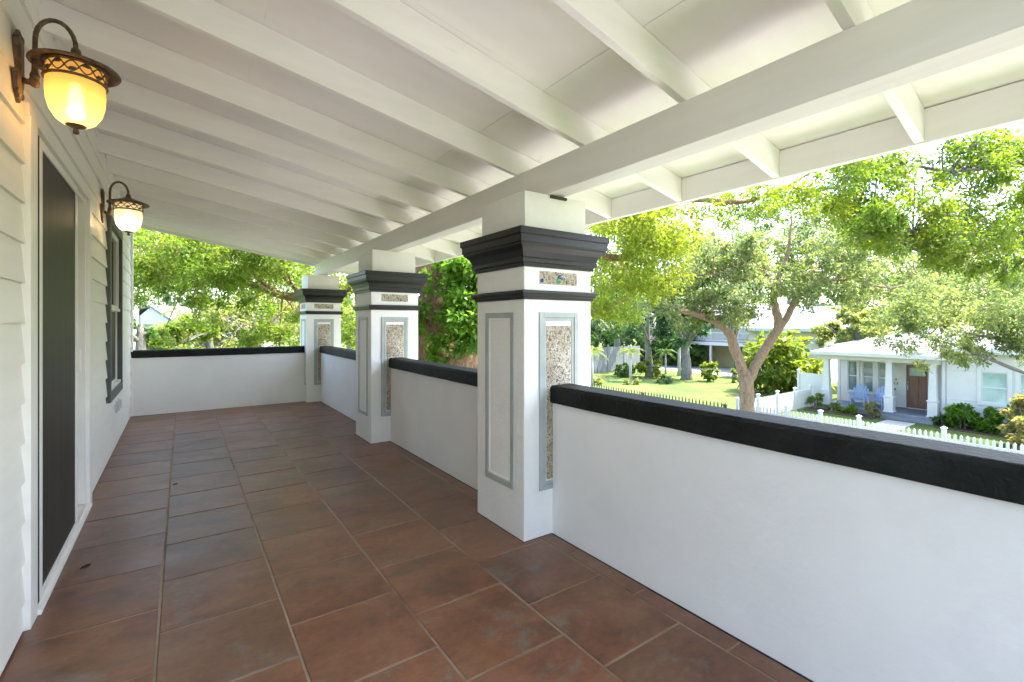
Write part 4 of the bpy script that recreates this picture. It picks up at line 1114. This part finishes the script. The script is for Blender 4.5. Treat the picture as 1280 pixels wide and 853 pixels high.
def hip(mb, x0, y0, x1, y1, z0, rx0, ry0, rx1, ry1, z1, th=0.12):
    mb.add([(x0, y0, z0), (x1, y0, z0), (x1, y1, z0), (x0, y1, z0), (x0, y0, z0 + th), (x1, y0, z0 + th), (x1, y1, z0 + th), (x0, y1, z0 + th), (rx0, ry0, z1), (rx1, ry1, z1)],
           [(0, 3, 2, 1), (0, 1, 5, 4), (1, 2, 6, 5), (2, 3, 7, 6), (3, 0, 4, 7), (4, 5, 9 if rx1 != rx0 and ry0 == ry1 else 8, 8) if ry0 == ry1 else (4, 5, 8), (5, 6, 9) if ry0 == ry1 else (5, 6, 9, 8), (6, 7, 8, 9) if ry0 == ry1 else (6, 7, 9), (7, 4, 8) if ry0 == ry1 else (7, 4, 8, 9)])
hip(mb, 25.95, 5.75, 33.0, 10.98, EV, 28.6, 8.36, 30.4, 8.36, 0.72)
hip(mb, 26.1, -6.6, 37.5, 6.05, EV + 0.33, 31.8, -1, 31.8, 2.0, 1.5)
hip(mb, 28.2, 3.5, 37.4, 11.1, EV + 0.2, 31.2, 7.0, 33.2, 7.0, 1.15)
rf = bb(mb, 'roof', M['white_roof'])
mb = MB(); mb.box(25.90, 5.75, EV - 0.06, 25.949, 10.98, EV + 0.11); mb.box(26.05, -6.6, EV + 0.27, 26.099, 6.05, EV + 0.44); mb.box(25.9, 10.981, EV - 0.06, 33, 11.02, EV + 0.11)
bb(mb, 'gutter', M['vinyl'], None, 0.01)
def bwindow(x, y0, y1, z0, z1, glass, fr=0.11):
    w = bpy.data.objects.new('window', None); COL.objects.link(w); w.parent = bung
    w.location = (x - BO.x, (y0 + y1) / 2 - BO.y, z0 - BO.z)
    hy = (y1 - y0) / 2; hz = z1 - z0
    mb = MB(); mb.box(-0.05, -hy - fr, -fr, 0.06, -hy, hz + fr); mb.box(-0.05, hy, -fr, 0.06, hy + fr, hz + fr); mb.box(-0.05, -hy, hz, 0.06, hy, hz + fr); mb.box(-0.06, -hy, -fr, 0.06, hy, 0)
    mb.build('frame', M['vinyl'], w, 0.005)
    mb = MB(); mb.box(-0.02, -hy, hz * 0.50 - 0.025, 0.03, hy, hz * 0.50 + 0.025)
    for yy in (-hy, hy - 0.035): mb.box(-0.012, yy, 0.035, 0.03, yy + 0.035, hz - 0.035)
    mb.box(-0.012, -hy, 0, 0.03, hy, 0.035); mb.box(-0.012, -hy, hz - 0.035, 0.03, hy, hz)
    mb.build('sash', M['vinyl'], w)
    mb = MB(); mb.box(0.005, -hy + 0.03, 0.03, 0.02, hy - 0.03, hz - 0.03); mb.build('pane', glass, w)
for y0, y1 in wins_back: bwindow(28.4, y0, y1, WB0, WB1, M['teal_glass'])
for y0, y1 in RW: bwindow(26.6, y0, y1, RW0, RW1, M['blind_glass'], 0.13)
dr = bpy.data.objects.new('front_door', None); COL.objects.link(dr); dr.parent = bung
dr.location = (28.4 - BO.x, (doorY[0] + doorY[1]) / 2 - BO.y, DK - G)
hy = (doorY[1] - doorY[0]) / 2; dh = -0.72 - DK
mb = MB(); mb.box(0.0, -hy, 0.03, 0.05, hy, dh)
for s0, s1, z0, z1 in ((-hy, -hy + 0.11, 0.03, dh), (hy - 0.11, hy, 0.03, dh), (-hy + 0.11, hy - 0.11, 0.03, 0.22), (-hy + 0.11, hy - 0.11, dh - 0.12, dh), (-hy + 0.11, hy - 0.11, dh - 0.62, dh - 0.50), (-0.05, 0.05, 0.22, dh - 0.62)):
    mb.box(-0.018, s0, z0, -0.0005, s1, z1)
mb.build('door_leaf', M['oak_door'], dr, 0.003)
mb = MB(); mb.box(-0.006, -hy + 0.112, dh - 0.498, -0.001, hy - 0.112, dh - 0.122); mb.build('light_pane', M['blind_glass'], dr)
mb = MB(); mb.box(-0.05, -hy - 0.13, 0, 0.05, -hy - 0.002, dh + 0.12); mb.box(-0.05, hy + 0.002, 0, 0.05, hy + 0.13, dh + 0.12); mb.box(-0.05, -hy - 0.002, dh + 0.002, 0.05, hy + 0.002, dh + 0.12); mb.box(-0.10, -hy, -0.01, 0.05, hy, 0.028)
mb.build('door_frame', M['vinyl'], dr, 0.004)
mb = MB(); mb.tube([(-0.03, hy - 0.06, 0.85), (-0.06, hy - 0.06, 0.90), (-0.06, hy - 0.06, 1.08), (-0.03, hy - 0.06, 1.12)], 0.012, 6); mb.lathe([(0.02, 0), (0.025, 0.02), (0.0005, 0.04)], 10, (-0.02, hy - 0.06, 1.2))
mb.build('handle', M['vinyl'], dr)
# small brass address marks and bell by the door
ym = 8.22
mb = MB()
for k in range(2): mb.box(28.36, ym - 0.03 + k * 0.12, -1.52, 28.379, ym + 0.03 + k * 0.12, -1.40)
for k in range(3): mb.box(28.36, ym - 0.08 + k * 0.11, -1.70, 28.379, ym - 0.02 + k * 0.11, -1.58)
bb(mb, 'address_plate', M['brass'])
mb = MB(); mb.box(28.35, ym + 0.02, -1.98, 28.379, ym + 0.10, -1.88); bb(mb, 'door_bell', M['black'], None, 0.004)

# blue garden chairs on the bungalow porch
def adirondack(y, label, rz):
    root = thing('garden_chair', label, 'chair', (27.35, y, DK), rz, 'blue garden chairs on the bungalow porch')
    mb = MB()                     # faces -x
    for k in range(6):            # fan back, rounded top
        a = (k - 2.5) * 0.045; h_ = 0.80 - 0.034 * abs(k - 2.5) ** 2
        c = (k - 2.5) * 0.088
        w = 0.040
        t0 = Vector((0.18, c, 0.26)); up = Vector((0.36, math.sin(a) * 1.0, 1)).normalized()
        t1 = t0 + up * h_
        mb.hexa([t0 + Vector((0, -w, 0)), t0 + Vector((0.02, -w, 0)), t0 + Vector((0.02, w, 0)), t0 + Vector((0, w, 0)), t1 + Vector((0, -w * 1.15, 0)), t1 + Vector((0.02, -w * 1.15, 0)), t1 + Vector((0.02, w * 1.15, 0)), t1 + Vector((0, w * 1.15, 0))])
    mb.build('backrest', M['blue_paint'], root, 0.004)
    mb = MB()
    for k in range(6):
        x = -0.36 + k * 0.093; z = 0.37 - 0.020 * k
        mb.box(x, -0.26, z, x + 0.082, 0.26, z + 0.02)
    mb.build('seat', M['blue_paint'], root, 0.003)
    for sg in (-1, 1):
        mb = MB(); mb.box(-0.42, sg * 0.26, 0.55, 0.30, sg * 0.39, 0.572); mb.build('armrest', M['blue_paint'], root, 0.006)
        mb = MB(); mb.box(-0.36, sg * 0.265, 0, -0.28, sg * 0.295, 0.549); mb.build('leg', M['blue_paint'], root, 0.003)
        mb = MB(); mb.hexa([(-0.36, sg * 0.262 - 0.012, 0.27), (0.42, sg * 0.262 - 0.012, 0.0), (0.42, sg * 0.262 + 0.012, 0.0), (-0.36, sg * 0.262 + 0.012, 0.27), (-0.36, sg * 0.262 - 0.012, 0.37), (0.42, sg * 0.262 - 0.012, 0.09), (0.42, sg * 0.262 + 0.012, 0.09), (-0.36, sg * 0.262 + 0.012, 0.37)]); mb.build('rear_leg', M['blue_paint'], root)
        mb = MB(); mb.box(0.24, sg * 0.30, 0.1, 0.28, sg * 0.325, 0.549); mb.build('arm_support', M['blue_paint'], root)
adirondack(9.40, 'blue slatted garden chair on the bungalow porch, left one, farther from the door', R(6))
adirondack(8.58, 'blue slatted garden chair on the bungalow porch, right one, nearer the column', R(-8))

# bungalow planting
mb = MB(); mb.box(25.2, 8.2, G - 0.05, 26.24, 11.0, G + 0.03); mb.box(25.3, -6, G - 0.05, 26.62, 6.05, G + 0.03)
tag(mb.build('planting_bed', M['mulch']), kind='structure')
def bush_at(name, label, X, Y, h, r, leaf, size, k, n, cat='bush', aspect=0.6, group=None):
    d = X * math.sin(YAW) + Y * math.cos(YAW); l = X * math.cos(YAW) - Y * math.sin(YAW)
    x = 640 + l / d * 592; yt = 404 - (G + h - EYE) / d * 592
    return bush(name, label, x, d, yt, 2 * r / d * 592, leaf, size, k, n, cat, 1.0, aspect, group)
for i, (X, Y, h, r, lab, lf) in enumerate(((26.0, 10.75, 0.75, 0.32, 'dark green shrub at the foot of the left porch column', 'leaf_near'), (25.8, 9.95, 0.45, 0.28, 'small green plant in the bed below the left chair', 'leaf_near'),
                                  (25.75, 9.2, 0.42, 0.26, 'small green plant in the bed below the right chair', 'leaf_near'), (25.75, 8.35, 0.72, 0.28, 'yellowish taller plant beside the middle porch column', 'leaf_croton'),
                                  (26.0, 5.9, 0.45, 0.3, 'low green plant at the foot of the right porch column', 'leaf_mid'))):
    bush_at('garden_plant', lab, X, Y, h, r, M[lf], 0.13, 8, 60, 'plant')
for Y, lab in ((5.35, 'green hedge shrub nearest the right porch column'), (4.65, 'second green hedge shrub under the bungalow wall, right of the first'), (4.0, 'third green hedge shrub, under the pale green window'), (3.4, 'green hedge shrub behind the pink and yellow croton')):
    bush_at('hedge_shrub', lab, 25.9, Y, 1.05, 0.50, M['leaf_ivy'], 0.12, 22, 110, 'shrub', group='hedge shrubs before the bungalow wall')
bush_at('croton_bush', 'tall pink and yellow croton bush at the right edge before the window', 24.0, 3.35, 1.85, 0.66, M['leaf_croton'], 0.13, 36, 150)
bush_at('croton_bush', 'low pink and yellow croton bush by the picket fence at the right edge', 22.6, 2.75, 1.35, 0.72, M['leaf_croton'], 0.13, 32, 150)

# ================================================================== OTHER BUILDINGS
apt = thing('apartment_building', 'two storey tan apartment with open carport and white balcony behind the lawn', 'building', (41.5, 25, G))
AO = Vector((41.5, 25, G))
def ab(mb, name, m, bevel=0, par=None):
    mb.v = [(v[0] - AO.x, v[1] - AO.y, v[2] - AO.z) for v in mb.v]; return mb.build(name, m, par or apt, bevel)
mb = MB(); mb.box(43.2, 20.6, G - 0.1, 50, 34, G + 2.18); ab(mb, 'carport_wall', M['tan'])
mb = MB(); mb.box(43.0, 20.6, G + 2.5, 50, 34, G + 5.0); ab(mb, 'upper_wall', M['cream'])
mb = MB(); mb.box(41.2, 20.4, G + 2.18, 50.1, 34.1, G + 2.5); ab(mb, 'floor_slab', M['vinyl'], 0.01)
mb = MB(); mb.hexa([(40.9, 20.1, G + 5.0), (50.5, 20.1, G + 5.0), (50.5, 34.4, G + 5.0), (40.9, 34.4, G + 5.0), (44, 22, G + 6.1), (47, 22, G + 6.1), (47, 32, G + 6.1), (44, 32, G + 6.1)]); ab(mb, 'roof', M['white_roof'])
for yy in (20.6, 23.4, 26.2, 29.0, 31.8):
    mb = MB(); mb.box(41.3, yy, G - 0.1, 41.48, yy + 0.18, G + 2.18); mb.box(41.35, yy + 0.03, G + 2.5, 41.47, yy + 0.15, G + 5.0); ab(mb, 'post', M['vinyl'])
mb = MB(); mb.box(41.25, 20.5, G + 3.35, 41.32, 34, G + 3.43); mb.box(41.25, 20.5, G + 2.62, 41.32, 34, G + 2.68)
for k in range(110): mb.box(41.27, 20.5 + k * 0.122, G + 2.68, 41.30, 20.53 + k * 0.122, G + 3.35)
ab(mb, 'balcony_rail', M['vinyl'])
for yy in (21.6, 24.6, 27.6, 30.6):
    w_ = bpy.data.objects.new('window', None); COL.objects.link(w_); w_.parent = apt; w_.location = (42.99 - AO.x, yy - AO.y, 3.1)
    mb = MB(); mb.box(-0.03, -0.08, -0.08, 0.02, 0, 1.38); mb.box(-0.03, 1.3, -0.08, 0.02, 1.38, 1.38); mb.box(-0.03, 0, 1.3, 0.02, 1.3, 1.38); mb.box(-0.03, 0, -0.08, 0.02, 1.3, 0); mb.box(-0.03, 0.62, 0, 0.02, 0.68, 1.3); mb.build('frame', M['vinyl'], w_)
    mb = MB(); mb.box(-0.012, 0, 0, 0.005, 1.3, 1.3); mb.build('pane', M['teal_glass'], w_)
mb = MB(); mb.box(43.16, 24.0, G, 43.21, 25.0, G + 2.0); ab(mb, 'door', M['old_wood'])

wh = thing('gabled_house', 'low house with bright white roof behind the forked oak', 'house', (39, 17, G))
def wb(mb, name, m): mb.v = [(v[0] - 39, v[1] - 17, v[2] - G) for v in mb.v]; return mb.build(name, m, wh)
mb = MB(); mb.add([(37, 14.8, G), (45, 14.8, G), (45, 20.2, G), (37, 20.2, G), (37, 14.8, 0.85), (45, 14.8, 0.85), (45, 20.2, 0.85), (37, 20.2, 0.85), (41, 14.8, 2.35), (41, 20.2, 2.35)],
                  [(0, 1, 5, 8, 4), (3, 7, 9, 6, 2), (0, 4, 7, 3), (1, 2, 6, 5)]); wb(mb, 'wall', M['cream'])
mb = MB()
for sx in (-1, 1):
    xe = 41 + sx * 4.5; zr, ze = 2.5, 0.78
    mb.hexa([(41, 14.3, zr), (xe, 14.3, ze), (xe, 20.7, ze), (41, 20.7, zr), (41, 14.3, zr + 0.1), (xe, 14.3, ze + 0.1), (xe, 20.7, ze + 0.1), (41, 20.7, zr + 0.1)])
wb(mb, 'roof', M['white_roof'])
mb = MB(); mb.box(36.46, 14.3, 0.66, 36.50, 20.7, 0.86); wb(mb, 'gutter', M['grey_blue'])

p_ = at(186, 404, 36)
gh = thing('neighbour_house', 'pale blue gabled house half hidden by trees beyond the end wall', 'house', (p_.x, p_.y, G), -YAW)
mb = MB(); mb.box(-5, 0, 0, 2.1, 8, 4.2); mb.add([(-1.2, -0.4, 4.2), (2.3, -0.4, 4.2), (0.4, -0.4, 5.45), (-1.2, 0.05, 4.2), (2.3, 0.05, 4.2), (0.4, 0.05, 5.45)], [(0, 1, 2), (3, 5, 4), (0, 3, 4, 1), (1, 4, 5, 2), (2, 5, 3, 0)])
mb.build('wall', M['grey_blue'], gh)
mb = MB(); mb.hexa([(-5.4, -0.5, 4.1), (0.40, -0.5, 5.5), (0.40, 8, 5.5), (-5.4, 8, 4.1), (-5.4, -0.5, 4.25), (0.40, -0.5, 5.65), (0.40, 8, 5.65), (-5.4, 8, 4.25)])
mb.hexa([(0.405, -0.5, 5.5), (2.6, -0.5, 4.1), (2.6, 8, 4.1), (0.405, 8, 5.5), (0.405, -0.5, 5.65), (2.6, -0.5, 4.25), (2.6, 8, 4.25), (0.405, 8, 5.65)])
mb.build('roof', M['white_roof'], gh)
mb = MB(); mb.box(-1.4, -0.06, 2.9, -0.2, -0.01, 4.0); mb.box(0.5, -0.06, 2.6, 1.3, -0.01, 3.9); mb.build('window', M['teal_glass'], gh)
mb = MB(); mb.box(-0.75, -0.9, 0, -0.35, -0.5, 5.9); mb.build('chimney', M['vinyl'], gh)

# overhead service wire
a = at(905, 424, 31); b = at(1320, 408, 19)
mb = MB(); pts = []
for k in range(25):
    u = k / 24; q = a.lerp(b, u); q.z -= 0.35 * math.sin(math.pi * u); pts.append(q)
mb.tube(pts, 0.012, 5)
tag(mb.build('overhead_wire', M['cable']), 'thin dark service wire sagging across in front of the bungalow roof', 'wire', None, 'thing')
